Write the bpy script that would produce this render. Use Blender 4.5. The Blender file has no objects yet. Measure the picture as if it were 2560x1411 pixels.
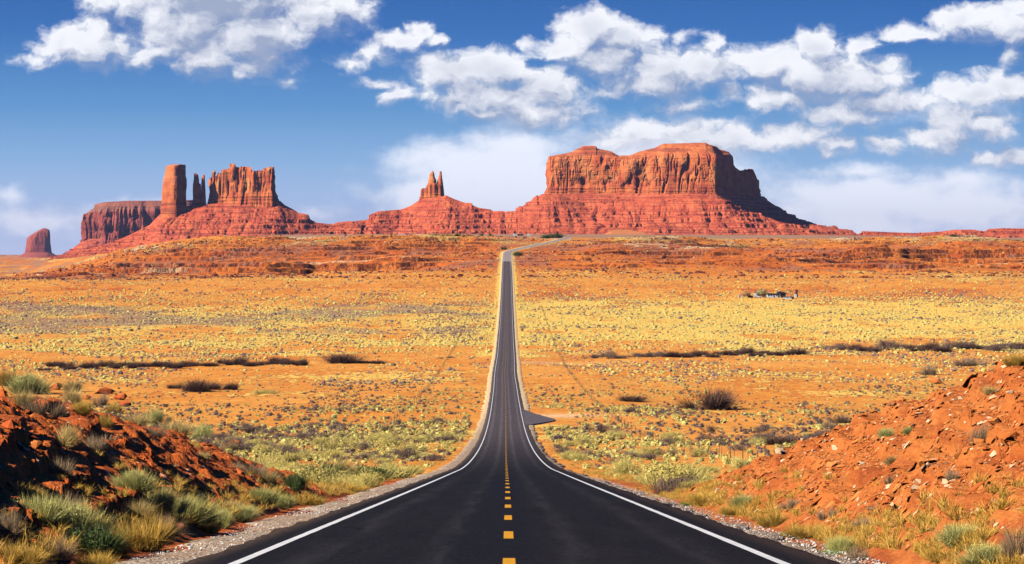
import bpy, bmesh, math, random
import numpy as np
from mathutils import Vector

scene = bpy.context.scene
COL = scene.collection
R = math.radians

# ------------------------------------------------------------------ camera
F, CX, HY = 6000.0, 1280.0, 632.0          # focal length and horizon in photo pixels
cd = bpy.data.cameras.new("camera")
cam = bpy.data.objects.new("camera", cd)
COL.objects.link(cam)
cam.location = (0, 0, 0)
cam.rotation_euler = (R(90), 0, 0)
cd.sensor_width = 36.0
cd.lens = 36.0 * F / 2560.0
cd.shift_y = -(705.5 - HY) / 2560.0
cd.clip_start = 0.5
cd.clip_end = 200000.0
scene.camera = cam

# ------------------------------------------------------------------ light
SUN_EL, SUN_AZ = 34.0, 27.0                # height; degrees behind due left
el, az = R(SUN_EL), R(SUN_AZ)
SUN = Vector((-math.cos(el) * math.cos(az), -math.cos(el) * math.sin(az), math.sin(el)))
sl = bpy.data.lights.new("sun", 'SUN')
sl.energy = 5.0
sl.angle = R(0.5)
sl.color = (1.0, 0.93, 0.82)
sun = bpy.data.objects.new("sun", sl)
COL.objects.link(sun)
sun.rotation_euler = SUN.to_track_quat('Z', 'Y').to_euler()
scene.view_settings.view_transform = 'Standard'
scene.view_settings.look = 'None'
scene.view_settings.exposure = 0.46
scene.view_settings.gamma = 1.0
scene.cycles.max_bounces = 5
scene.cycles.diffuse_bounces = 0
scene.cycles.volume_bounces = 0
scene.cycles.transparent_max_bounces = 6


class NT:
    """small helper to wire shader nodes"""
    def __init__(s, tree):
        s.t = tree

    def n(s, kind, **kw):
        nd = s.t.nodes.new(kind)
        for k, v in kw.items():
            setattr(nd, k, v)
        return nd

    def put(s, sock, v):
        if isinstance(v, bpy.types.NodeSocket):
            s.t.links.new(v, sock)
        elif v is not None:
            if sock.type == 'RGBA' and len(v) == 3:
                v = (*v, 1)
            sock.default_value = v

    def m(s, op, a, b=None, c=None, clamp=False):
        nd = s.n('ShaderNodeMath', operation=op, use_clamp=clamp)
        for i, v in enumerate((a, b, c)):
            s.put(nd.inputs[i], v)
        return nd.outputs[0]

    def v(s, op, a, b=None, out=0):
        nd = s.n('ShaderNodeVectorMath', operation=op)
        s.put(nd.inputs[0], a)
        if b is not None:
            if op == 'SCALE':
                s.put(nd.inputs[3], b)
            else:
                s.put(nd.inputs[1], b)
        return nd.outputs[out]

    def length(s, a):
        nd = s.n('ShaderNodeVectorMath', operation='LENGTH')
        s.put(nd.inputs[0], a)
        return nd.outputs['Value']

    def noise(s, vec, scale, detail=3, rough=.55, dist=0.0, out=0, dim='3D'):
        nd = s.n('ShaderNodeTexNoise', noise_dimensions=dim)
        s.put(nd.inputs['Vector'], vec)
        nd.inputs['Scale'].default_value = scale
        nd.inputs['Detail'].default_value = detail
        nd.inputs['Roughness'].default_value = rough
        nd.inputs['Distortion'].default_value = dist
        return nd.outputs[out]

    def mix(s, f, a, b, mode='MIX'):
        nd = s.n('ShaderNodeMix', data_type='RGBA', blend_type=mode)
        s.put(nd.inputs[0], f)
        s.put(nd.inputs[6], a)
        s.put(nd.inputs[7], b)
        return nd.outputs[2]

    def step(s, x, a, b, lo=0.0, hi=1.0):
        nd = s.n('ShaderNodeMapRange', interpolation_type='SMOOTHSTEP')
        s.put(nd.inputs[0], x)
        nd.inputs[1].default_value = a
        nd.inputs[2].default_value = b
        nd.inputs[3].default_value = lo
        nd.inputs[4].default_value = hi
        return nd.outputs[0]

    def xyz(s, x, y, z):
        nd = s.n('ShaderNodeCombineXYZ')
        for i, v in enumerate((x, y, z)):
            s.put(nd.inputs[i], v)
        return nd.outputs[0]

    def sep(s, v):
        nd = s.n('ShaderNodeSeparateXYZ')
        s.put(nd.inputs[0], v)
        return nd.outputs


# ------------------------------------------------------------------ sky and clouds
# cumulus heaps: centre (100 px units of azimuth, height above the horizon runs down from 6.32), radii, weight
CUMULUS = [
    (2.0, 1.15, 1.25, .62, .95), (2.9, 1.25, .75, .42, .8), (2.45, .85, .75, .45, .8), (3.75, 1.40, .9, .42, .8), (2.55, .05, .7, .5, .7), (3.2, .1, .7, .55, .8),
    (5.3, -.4, 2.6, 1.5, 1.3), (4.6, .7, 1.6, .9, 1.1), (6.2, .9, 1.8, 1.0, 1.1), (5.2, 1.5, 1.3, .6, .9), (6.7, 1.5, .9, .4, .7), (7.9, .2, 1.5, .75, .9),
    (5.9, 1.9, .45, .25, .5), (4.9, 1.9, .35, .25, .45),
    (8.9, 1.5, .6, .28, .5), (9.4, 1.3, .55, .35, .65), (10.0, 1.05, .6, .33, .75), (10.55, .75, .45, .3, .7), (11.0, 1.02, .5, .2, .6),
    (14.7, .75, .95, .62, 1.1), (15.6, .95, 1.0, .5, 1.0), (14.1, 1.2, .8, .4, .9), (15.2, 1.5, 1.3, .5, 1.0),
    (11.4, 1.75, 1.3, .48, .95), (12.3, 1.75, 1.2, .55, 1.0), (11.0, 2.0, .9, .35, .8), (9.85, 2.4, .5, .3, .7), (9.35, 2.1, .5, .2, .55),
    (12.4, 2.4, 1.9, .6, 1.0), (13.4, 2.85, 1.7, .45, .9), (12.2, 2.8, 1.0, .35, .8), (13.6, 2.2, 1.0, .6, .9),
    (16.7, 1.75, 1.2, .65, 1.0), (17.8, 1.7, 1.2, .45, .9), (17.8, 1.25, .35, .35, .6), (16.3, 2.2, 1.7, .4, .8), (18.2, 2.3, .4, .35, .7),
    (19.3, 1.6, 1.3, .55, 1.0), (20.4, 1.25, .7, .6, .9), (20.2, 1.9, 1.5, .7, 1.0), (21.3, 2.1, 1.4, .8, .95), (19.5, 2.5, 1.1, .4, .9), (21.0, 2.85, 1.5, .35, .8), (22.0, 2.5, 1.6, .5, .8), (22.0, 1.7, .6, .3, .6),
    (17.0, 2.65, .9, .28, .6), (21.65, 1.15, .5, .3, .7), (22.9, .85, .9, .25, .65), (24.2, .5, 1.0, .48, .9), (25.4, .75, 1.2, .5, .95), (25.3, .25, 1.0, .3, .7),
    (25.3, 1.4, .3, .35, .7), (25.4, 2.2, 1.3, .55, .95), (24.4, 2.4, 1.1, .45, .8), (23.7, 2.2, .6, .25, .6),
    (23.9, 2.95, 1.0, .42, .9), (23.6, 3.4, 1.3, .5, .8), (24.8, 3.2, .9, .4, .8), (20.0, 3.4, 1.3, .42, .8), (21.0, 3.55, .8, .3, .7), (22.2, 3.6, .7, .3, .75), (20.8, 3.85, .3, .16, .6),
    (24.8, 4.0, .9, .28, .75), (25.4, 3.9, .8, .3, .75), (17.3, 3.4, 1.8, .5, .85), (18.5, 3.5, 1.2, .45, .8), (15.8, 3.5, 1.5, .5, .7), (7.2, 2.05, .5, .12, .22), (7.0, 2.15, .3, .1, .2),
    (17.0, .85, .3, .18, .35), (13.2, 1.05, .25, .14, .4), (.75, 1.55, .4, .25, .4),
]
VEIL = [  # soft pale sheets low in the sky
    (12.3, 4.15, 3.2, .75, .95), (13.0, 4.9, 3.9, 1.0, 1.0), (10.6, 4.8, 1.7, .6, .8), (12.9, 3.7, 2.5, .6, .75), (16.5, 4.0, 3.0, 1.0, .8), (21.8, 4.95, 3.2, .7, .95), (24.0, 5.2, 4.0, .7, .8), (21.0, 5.4, 3.0, .55, .75),
    (21.5, 4.3, 1.8, .3, .6), (24.0, 4.6, 2.0, .5, .7), (1.2, 5.5, 2.6, .5, .55), (.2, 4.9, .8, .3, .5), (3.8, 5.2, 1.2, .35, .4), (7.9, 5.3, .9, .35, .35), (18.0, 5.8, 9.0, .6, .8), 
    (24.0, 2.7, 2.0, .6, .22), (14.0, 3.0, 2.0, .5, .22),
]


def blob_group(name, blobs, soft):
    g = bpy.data.node_groups.new(name, 'ShaderNodeTree')
    g.interface.new_socket('Vector', in_out='INPUT', socket_type='NodeSocketVector')
    g.interface.new_socket('Value', in_out='OUTPUT', socket_type='NodeSocketFloat')
    k = NT(g)
    gi, go = k.n('NodeGroupInput'), k.n('NodeGroupOutput')
    cur = None
    for (x, y, rx, ry, w) in blobs:
        d = k.v('MULTIPLY', k.v('SUBTRACT', gi.outputs[0], (x, y, 0)), (1 / (rx * 1.13), 1 / (ry * 1.13), 0))
        q = k.m('MULTIPLY_ADD', k.length(d), -w, w)
        cur = q if cur is None else (k.m('SMOOTH_MAX', cur, q, soft))
    g.links.new(cur, go.inputs[0])
    return g


world = bpy.data.worlds.new("World")
scene.world = world
world.use_nodes = True
world.node_tree.nodes.clear()
W = NT(world.node_tree)
wo = W.n('ShaderNodeOutputWorld')
bg = W.n('ShaderNodeBackground')
sky = W.n('ShaderNodeTexSky', sky_type='NISHITA')
sky.sun_disc = False
sky.sun_elevation = el
sky.sun_rotation = math.atan2(SUN.x, SUN.y)
sky.altitude = 1600
sky.air_density = 1.0
sky.dust_density = 0.6
sky.ozone_density = 2.0
tc = W.n('ShaderNodeTexCoord')
dx, dy, dz = W.sep(tc.outputs['Generated'])
dyc = W.m('MAXIMUM', dy, 0.08)
u = W.m('MULTIPLY_ADD', W.m('DIVIDE', dx, dyc), F / 100, CX / 100)
v = W.m('MULTIPLY_ADD', W.m('DIVIDE', dz, dyc), -F / 100, HY / 100)
P = W.xyz(u, v, 0)


def fill(vec, grp):
    nd = W.n('ShaderNodeGroup')
    nd.node_tree = grp
    W.put(nd.inputs[0], vec)
    return nd.outputs[0]


gc = blob_group('cumulus_field', CUMULUS, .25)
gv = blob_group('veil_field', VEIL, .3)
warpn = W.noise(P, 1.1, 4, .55, out=1)
Pw = W.v('ADD', P, W.v('MULTIPLY', W.v('SUBTRACT', warpn, (.5, .5, .5)), (1.0, .62, 0)))


def cloud_at(off):
    q = W.v('ADD', Pw, off) if off else Pw
    base = fill(q, gc)
    nz = W.noise(W.v('MULTIPLY', q, (1, 1.35, 1)), 1.35, 8, .60)
    return W.m('MULTIPLY_ADD', W.m('SUBTRACT', nz, .5), 1.30, base), base


f0, b0 = cloud_at(None)
f1, b1 = cloud_at((-.10, -.16, 0))
f2, b2 = cloud_at((-.30, -.55, 0))
lit = W.m('SUBTRACT', f0, f1)
lit2 = W.m('SUBTRACT', f0, f2)
light = W.m('MULTIPLY_ADD', lit, .75, W.m('MULTIPLY_ADD', lit2, 1.0, .50), clamp=True)
softw = W.m('MULTIPLY_ADD', W.m('SUBTRACT', 1.0, light), .42, .46)
dens = W.step(W.m('DIVIDE', W.m('ADD', f0, .07), softw), 0, 1)
thick = W.step(b0, .30, .95)
soft_n = W.noise(P, .8, 3, .5)
light = W.m('SUBTRACT', light, W.m('MULTIPLY', thick, W.step(soft_n, .35, .65, .02, .42)), clamp=True)
ccol = W.mix(light, (.27, .32, .44), (.74, .75, .78))
nv = W.noise(W.v('MULTIPLY', P, (1, 1.6, 1)), .9, 7, .6)
veil = W.step(W.m('MULTIPLY_ADD', W.m('SUBTRACT', nv, .5), .9, fill(Pw, gv)), .0, .62)
front = W.step(dy, .1, .3)
# clear sky: the daylight model, deepened the way the photograph's sky is
hs = W.n('ShaderNodeHueSaturation')
hs.inputs['Saturation'].default_value = 1.32
W.put(hs.inputs['Color'], sky.outputs[0])
SKYS = 0.085
base_sky = W.v('SCALE', hs.outputs[0], SKYS)
elev = W.m('ARCSINE', W.m('MAXIMUM', dz, 0.0))
up = W.step(elev, -.01, .105)
low = W.step(elev, 0.0, .075, 1, 0)
tint = W.mix(up, (1.0, 1.0, 1.0), (.075, .26, .60))
base_sky = W.mix(1.0, base_sky, tint, 'MULTIPLY')
cr = W.n('ShaderNodeValToRGB')
cr.color_ramp.elements[0].position = 0.0
cr.color_ramp.elements[0].color = (.44, .52, .74, 1)
cr.color_ramp.elements[1].position = 1.0
cr.color_ramp.elements[1].color = (.016, .085, .29, 1)
for p_, c_ in ((.18, (.30, .43, .65, 1)), (.32, (.19, .35, .58, 1)), (.50, (.085, .24, .48, 1)), (.75, (.030, .130, .37, 1))):
    e_ = cr.color_ramp.elements.new(p_)
    e_.color = c_
W.put(cr.inputs[0], W.m('DIVIDE', elev, .12, clamp=True))
base_sky = W.mix(W.m('MULTIPLY', W.step(elev, .11, .30, 1, 0), .95), base_sky, cr.outputs[0])
c1 = W.mix(W.m('MULTIPLY', W.m('MULTIPLY', veil, .90), front), base_sky, (.74, .77, .84))
c2 = W.mix(W.m('MULTIPLY', W.m('MULTIPLY', dens, .97), front), c1, ccol)
W.put(bg.inputs[0], c2)
bg.inputs[1].default_value = 1.0
W.t.links.new(bg.outputs[0], wo.inputs[0])


# ------------------------------------------------------------------ numeric helpers
def hsh(ix, iy, iz, seed):
    h = (ix.astype(np.int64) * 374761393 + iy.astype(np.int64) * 668265263 + iz * 2147483647 + seed * 1274126177) & 0xFFFFFFFF
    h = ((h ^ (h >> 13)) * 1274126177) & 0xFFFFFFFF
    h = (h ^ (h >> 16)) & 0xFFFFFFFF
    return h.astype(np.float64) / 4294967295.0


def vn2(x, y, seed=0):
    x = np.asarray(x, float); y = np.asarray(y, float)
    x, y = np.broadcast_arrays(x, y)
    ix, iy = np.floor(x).astype(np.int64), np.floor(y).astype(np.int64)
    fx, fy = x - ix, y - iy
    fx = fx * fx * fx * (fx * (fx * 6 - 15) + 10)
    fy = fy * fy * fy * (fy * (fy * 6 - 15) + 10)
    a = hsh(ix, iy, 0, seed); b = hsh(ix + 1, iy, 0, seed)
    c = hsh(ix, iy + 1, 0, seed); d = hsh(ix + 1, iy + 1, 0, seed)
    return (a + (b - a) * fx) * (1 - fy) + (c + (d - c) * fx) * fy


def vn3(x, y, z, seed=0):
    x, y, z = np.broadcast_arrays(np.asarray(x, float), np.asarray(y, float), np.asarray(z, float))
    iz = np.floor(z).astype(np.int64)
    fz = z - iz
    fz = fz * fz * (3 - 2 * fz)
    return vn2s(x, y, iz, seed) * (1 - fz) + vn2s(x, y, iz + 1, seed) * fz


def vn2s(x, y, iz, seed):
    ix, iy = np.floor(x).astype(np.int64), np.floor(y).astype(np.int64)
    fx, fy = x - ix, y - iy
    fx = fx * fx * (3 - 2 * fx)
    fy = fy * fy * (3 - 2 * fy)
    a = hsh(ix, iy, iz, seed); b = hsh(ix + 1, iy, iz, seed)
    c = hsh(ix, iy + 1, iz, seed); d = hsh(ix + 1, iy + 1, iz, seed)
    return (a + (b - a) * fx) * (1 - fy) + (c + (d - c) * fx) * fy


def fb2(x, y, o=4, seed=0, g=.5):
    s, a, t = 0, 1.0, 0
    for i in range(o):
        s = s + a * (vn2(x * 2 ** i + 17.3 * i, y * 2 ** i - 9.1 * i, seed + i) * 2 - 1)
        t += a
        a *= g
    return s / t


def fb3(x, y, z, o=3, seed=0, g=.5):
    s, a, t = 0, 1.0, 0
    for i in range(o):
        s = s + a * (vn3(x * 2 ** i, y * 2 ** i, z * 2 ** i, seed + i) * 2 - 1)
        t += a
        a *= g
    return s / t


def rid2(x, y, o=3, seed=0):
    s, a, t = 0, 1.0, 0
    for i in range(o):
        s = s + a * (1 - 2 * np.abs(vn2(x * 2 ** i, y * 2 ** i, seed + i) * 2 - 1))
        t += a
        a *= .5
    return s / t


def rid3(x, y, z, o=2, seed=0):
    s, a, t = 0, 1.0, 0
    for i in range(o):
        s = s + a * (1 - 2 * np.abs(vn3(x * 2 ** i, y * 2 ** i, z * 2 ** i, seed + i) * 2 - 1))
        t += a
        a *= .5
    return s / t


def ss(x, a, b):
    t = np.clip((np.asarray(x, float) - a) / (b - a), 0, 1)
    return t * t * (3 - 2 * t)


def pchip(x, y, q):
    x = np.asarray(x, float); y = np.asarray(y, float)
    h = np.diff(x); dl = np.diff(y) / h
    m = np.zeros_like(x)
    m[0], m[-1] = dl[0], dl[-1]
    for i in range(1, len(x) - 1):
        if dl[i - 1] * dl[i] > 0:
            w1, w2 = 2 * h[i] + h[i - 1], h[i] + 2 * h[i - 1]
            m[i] = (w1 + w2) / (w1 / dl[i - 1] + w2 / dl[i])
    q = np.asarray(q, float)
    k = np.clip(np.searchsorted(x, q) - 1, 0, len(x) - 2)
    t = np.clip((q - x[k]) / h[k], 0, 1)
    return ((1 + 2 * t) * (1 - t) ** 2 * y[k] + t * (1 - t) ** 2 * h[k] * m[k] + t * t * (3 - 2 * t) * y[k + 1] + t * t * (t - 1) * h[k] * m[k + 1])


def T(tab, q):
    a = np.array(tab, float)
    return np.interp(q, a[:, 0], a[:, 1])


# ------------------------------------------------------------------ mesh helpers
def raw_mesh(name, V, faces_list, smooth=False, attrs=None):
    """faces_list: list of int arrays (n,3) / (n,4); attrs: {name: (n_verts[,3])}"""
    me = bpy.data.meshes.new(name)
    V = np.asarray(V, np.float32)
    me.vertices.add(len(V))
    me.vertices.foreach_set('co', V.ravel())
    loops = np.concatenate([f.ravel() for f in faces_list]).astype(np.int32)
    tot = np.concatenate([np.full(len(f), f.shape[1], np.int32) for f in faces_list])
    start = np.concatenate([[0], np.cumsum(tot)[:-1]]).astype(np.int32)
    me.loops.add(len(loops))
    me.loops.foreach_set('vertex_index', loops)
    me.polygons.add(len(tot))
    me.polygons.foreach_set('loop_start', start)
    me.polygons.foreach_set('loop_total', tot)
    me.update(calc_edges=True)
    me.polygons.foreach_set('use_smooth', np.full(len(tot), smooth, bool))
    for k, a in (attrs or {}).items():
        a = np.asarray(a, np.float32)
        if a.ndim == 1:
            at = me.attributes.new(k, 'FLOAT', 'POINT')
            at.data.foreach_set('value', a)
        else:
            at = me.attributes.new(k, 'FLOAT_VECTOR', 'POINT')
            at.data.foreach_set('vector', a.ravel())
    return me


def link(name, me, mat=None, parent=None, label=None, cat=None, group=None, kind=None, loc=None):
    o = bpy.data.objects.new(name, me)
    if mat is not None and me is not None and len(me.materials) == 0:
        me.materials.append(mat)
    COL.objects.link(o)
    if parent is not None:
        o.parent = parent
    if loc is not None:
        o.location = loc
    tag(o, label, cat, group, kind)
    return o


def tag(o, label=None, cat=None, group=None, kind=None):
    if label: o['label'] = label
    if cat: o['category'] = cat
    if group: o['group'] = group
    if kind: o['kind'] = kind
    return o


def grid_faces(nr, nc, wrap=False):
    c = np.arange(nc if wrap else nc - 1)
    r = np.arange(nr - 1)
    cc, rr = np.meshgrid(c, r)
    a = rr * nc + cc
    b = rr * nc + (cc + 1) % nc
    return np.stack([a, b, b + nc, a + nc], -1).reshape(-1, 4)


class MB:
    """collects simple solids into one mesh"""
    def __init__(s):
        s.v, s.f, s.n = [], [], 0

    def add(s, V, Fs):
        s.v.append(np.asarray(V, float))
        for f in Fs:
            s.f.append([i + s.n for i in f])
        s.n += len(V)
        return s

    def box(s, c, d, rz=0, tilt=0, top=1.0, bev=0.0):
        x, y, z = d[0] / 2, d[1] / 2, d[2] / 2
        P = np.array([[i * x * (top if k > 0 else 1), j * y * (top if k > 0 else 1), k * z] for k in (-1, 1) for i, j in ((-1, -1), (1, -1), (1, 1), (-1, 1))])
        ct, st = math.cos(tilt), math.sin(tilt)
        P = P @ np.array([[ct, 0, -st], [0, 1, 0], [st, 0, ct]])
        cr, sr = math.cos(rz), math.sin(rz)
        P = P @ np.array([[cr, sr, 0], [-sr, cr, 0], [0, 0, 1]])
        return s.add(P + np.array(c), [(3, 2, 1, 0), (4, 5, 6, 7), (0, 1, 5, 4), (1, 2, 6, 5), (2, 3, 7, 6), (3, 0, 4, 7)])

    def prism(s, prof, y0, y1, axis='y', at=(0, 0, 0)):
        n = len(prof)
        P = [(a, y0, b) for a, b in prof] + [(a, y1, b) for a, b in prof]
        if axis == 'x':
            P = [(q, p, r) for p, q, r in P]
        P = np.array(P, float) + np.array(at)
        return s.add(P, [tuple(range(n)), tuple(range(2 * n - 1, n - 1, -1))] + [(i, i + n, (i + 1) % n + n, (i + 1) % n) for i in range(n)])

    def tube(s, p0, p1, r0, r1=None, n=8):
        r1 = r0 if r1 is None else r1
        p0, p1 = np.array(p0, float), np.array(p1, float)
        d = (p1 - p0) / max(1e-9, np.linalg.norm(p1 - p0))
        a = np.cross(d, [0, 0, 1] if abs(d[2]) < .9 else [1, 0, 0]); a /= np.linalg.norm(a)
        b = np.cross(d, a)
        an = [2 * math.pi * i / n for i in range(n)]
        P = [p0 + r0 * (a * math.cos(t) + b * math.sin(t)) for t in an] + [p1 + r1 * (a * math.cos(t) + b * math.sin(t)) for t in an]
        return s.add(P, [(i, (i + 1) % n, (i + 1) % n + n, i + n) for i in range(n)] + [tuple(range(n))[::-1], tuple(range(n, 2 * n))])

    def mesh(s, name):
        me = bpy.data.meshes.new(name)
        me.from_pydata(np.concatenate(s.v).tolist(), [], s.f)
        bm = bmesh.new(); bm.from_mesh(me)
        bmesh.ops.recalc_face_normals(bm, faces=bm.faces)
        bm.to_mesh(me); bm.free()
        return me


# ------------------------------------------------------------------ materials
def new_mat(name):
    m = bpy.data.materials.new(name)
    m.use_nodes = True
    m.node_tree.nodes.clear()
    k = NT(m.node_tree)
    out = k.n('ShaderNodeOutputMaterial')
    b = k.n('ShaderNodeBsdfPrincipled')
    b.inputs['Roughness'].default_value = .9
    b.inputs['Specular IOR Level'].default_value = .15
    k.t.links.new(b.outputs[0], out.inputs[0])
    return m, k, b, out


def attr(k, name, out='Fac'):
    return k.n('ShaderNodeAttribute', attribute_name=name).outputs[out]


def bump(k, b, h, strength=.5, dist=.05):
    nd = k.n('ShaderNodeBump')
    nd.inputs['Strength'].default_value = strength
    nd.inputs['Distance'].default_value = dist
    k.put(nd.inputs['Height'], h)
    k.put(b.inputs['Normal'], nd.outputs[0])


def plain(name, c, rough=.7, var=.25, scale=6.0, spec=.3, metal=0.0):
    m, k, b, _ = new_mat(name)
    tcn = k.n('ShaderNodeTexCoord').outputs['Object']
    nz = k.noise(tcn, scale, 5, .65)
    k.put(b.inputs['Base Color'], k.mix(k.step(nz, .3, .7), tuple(x * (1 - var) for x in c), tuple(min(1, x * (1 + var * .5)) for x in c)))
    b.inputs['Roughness'].default_value = rough
    b.inputs['Specular IOR Level'].default_value = spec
    b.inputs['Metallic'].default_value = metal
    return m


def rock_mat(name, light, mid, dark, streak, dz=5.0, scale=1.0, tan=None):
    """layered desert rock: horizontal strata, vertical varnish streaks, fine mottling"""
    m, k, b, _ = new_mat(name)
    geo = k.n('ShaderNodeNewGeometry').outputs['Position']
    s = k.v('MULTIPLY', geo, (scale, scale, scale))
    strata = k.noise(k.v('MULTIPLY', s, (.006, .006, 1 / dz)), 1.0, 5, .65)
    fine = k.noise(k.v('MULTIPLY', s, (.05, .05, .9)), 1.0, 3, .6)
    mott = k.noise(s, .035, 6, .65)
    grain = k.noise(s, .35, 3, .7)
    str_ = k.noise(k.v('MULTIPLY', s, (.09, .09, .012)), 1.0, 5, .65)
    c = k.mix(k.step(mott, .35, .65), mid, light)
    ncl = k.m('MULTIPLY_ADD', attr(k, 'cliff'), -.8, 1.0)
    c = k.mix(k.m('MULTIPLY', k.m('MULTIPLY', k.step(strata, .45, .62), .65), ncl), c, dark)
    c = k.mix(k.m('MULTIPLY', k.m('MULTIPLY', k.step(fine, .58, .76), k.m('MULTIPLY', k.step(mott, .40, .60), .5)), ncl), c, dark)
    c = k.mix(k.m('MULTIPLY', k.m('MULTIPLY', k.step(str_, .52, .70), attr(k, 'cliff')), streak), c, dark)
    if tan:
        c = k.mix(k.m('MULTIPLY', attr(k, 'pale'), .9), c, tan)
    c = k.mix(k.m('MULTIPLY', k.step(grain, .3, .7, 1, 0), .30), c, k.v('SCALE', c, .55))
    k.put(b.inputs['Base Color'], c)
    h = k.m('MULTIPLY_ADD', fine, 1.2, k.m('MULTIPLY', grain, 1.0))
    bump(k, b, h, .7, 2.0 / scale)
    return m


M_cliff = rock_mat('red_sandstone', (.82, .23, .065), (.60, .115, .042), (.20, .038, .03), .65, 6, 1.0, (.85, .36, .12))
M_talus = rock_mat('talus_slope', (.80, .19, .072), (.62, .105, .046), (.24, .040, .034), 0, 3.2, 1.0, (.70, .25, .08))
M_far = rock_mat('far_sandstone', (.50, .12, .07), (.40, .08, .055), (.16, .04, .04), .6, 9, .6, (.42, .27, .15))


# ------------------------------------------------------------------ lie of the land
ZY = [-80, 0, 160, 200, 250, 337, 420, 500, 600, 750, 920, 1100, 1300, 1500, 1750, 2000]
ZZ = [5.15, -1.45, -14.65, -17.9, -21.6, -27.3, -31.9, -35.5, -39, -42.6, -44.6, -45, -43.5, -40, -33, -23.4]
PXC = [-900, 0, 150, 300, 500, 700, 1000, 1270, 1600, 2000, 2560, 3400]
FAR = {
    2300: [708, 705, 697, 690, 682, 674, 668, 667, 668, 670, 672, 672],
    2640: [703, 703, 677, 662, 654, 645, 641, 640, 642, 642, 641, 641],
    2900: [701, 701, 679, 654, 636, 626, 622, 623, 624, 624, 622, 620],
    3300: [698, 697, 680, 634, 602, 592, 590, 594, 597, 598, 601, 601],
    3700: [693, 692, 668, 633, 600, 590, 588, 589, 592, 593, 598, 598],
    4500: [682, 681, 660, 634, 602, 590, 587.5, 588, 590, 591, 597, 597],
    6000: [665, 665, 652, 634, 604, 590, 588, 588, 589, 590, 596, 597],
    9000: [653, 652, 646, 640, 632, 625, 620, 620, 620, 620, 620, 620],
    14000: [645, 645, 644, 643, 642, 640, 640, 640, 640, 640, 640, 640],
    30000: [638] * 12,
    80000: [634.5] * 12,
}
ZZ = [z - .36 for z in ZZ]
ROWS_Y = ZY + sorted(FAR)
tabz = np.array([[z] * 12 for z in ZZ] + [[(HY - y) * Y / F for y in FAR[Y]] for Y in sorted(FAR)])
DY = np.concatenate([np.linspace(-80, 400, 240, endpoint=False), np.geomspace(400, 80000, 900)])
DPX = np.linspace(-900, 3400, 260)
_t1 = np.stack([pchip(ROWS_Y, tabz[:, j], DY) for j in range(12)], 1)
DZ = np.stack([pchip(PXC, _t1[i], DPX) for i in range(len(DY))], 0)


def base(X, Y):
    X, Y = np.broadcast_arrays(np.asarray(X, float), np.asarray(Y, float))
    px = np.clip(CX + F * X / np.maximum(Y, 60), -899, 3399)
    i = np.clip(np.searchsorted(DY, Y) - 1, 0, len(DY) - 2)
    j = np.clip(np.searchsorted(DPX, px) - 1, 0, len(DPX) - 2)
    a = np.clip((Y - DY[i]) / (DY[i + 1] - DY[i]), 0, 1)
    b = (px - DPX[j]) / (DPX[j + 1] - DPX[j])
    return (DZ[i, j] * (1 - a) + DZ[i + 1, j] * a) * (1 - b) + (DZ[i, j + 1] * (1 - a) + DZ[i + 1, j + 1] * a) * b


RXY = [-80, 0, 60, 160, 300, 450, 595, 750, 920, 1019, 1200, 1490, 1990, 2640, 2730, 2790, 2850, 2940, 3060, 3160, 3240, 3300, 3340, 3400, 3600]
RXX = [0, 0, -.1, -.35, -.75, -1.15, -1.55, -2.1, -2.75, -2.7, -3.0, -3.4, -4.2, -5.4, -5.4, -4.2, 1.0, 14, 38, 58, 70, 77, 78, 72, 40]


def road_x(Y):
    return pchip(RXY, RXX, Y)


def terrace(z, step, sh):
    t = z / step
    f = t - np.floor(t)
    return (np.floor(t) + ss(f, .5 - sh, .5 + sh)) * step


def bank_h(X, Y):
    """height of the road cuts above the road level"""
    lat = X - road_x(Y)
    a = np.abs(lat)
    HL = pchip([-80, 15, 35, 50, 60, 70, 80, 92, 106, 120, 400], [3.2, 3.4, 3.5, 3.35, 3.25, 2.9, 2.25, 1.15, 0.1, -.1, -.1], np.clip(Y, -80, 399))
    HR = pchip([-80, 15, 35, 48, 60, 70, 80, 92, 104, 120, 400], [5.0, 5.2, 5.2, 4.9, 4.0, 3.0, 1.85, .8, 0.0, -.15, -.15], np.clip(Y, -80, 399))
    left = lat < 0
    toe = np.where(left, 6.3, 5.9) + .5 * (vn2(Y / 9, lat * 0 + np.where(left, 1, 5), 3) - .5)
    H = np.where(left, HL, HR)
    cut = np.maximum(a - toe, 0) * np.where(left, .50, .56) + .10 * np.maximum(a - toe + 1.2, 0)
    k = .5
    soft = -k * np.log(np.exp(-np.clip(cut, -5, 25) / k) + np.exp(-np.clip(H + .035 * (a - 10), -5, 25) / k))
    soft = np.where(H < .3, np.minimum(soft, H), soft)
    return soft * ss(Y, 135, 112) * ss(a, 4.6, 6.0) if False else soft * (1 - ss(Y, 112, 135)) * ss(a, 4.6, 5.8)


def px_(X, Y):
    return CX + F * X / np.maximum(Y, 60)


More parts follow.
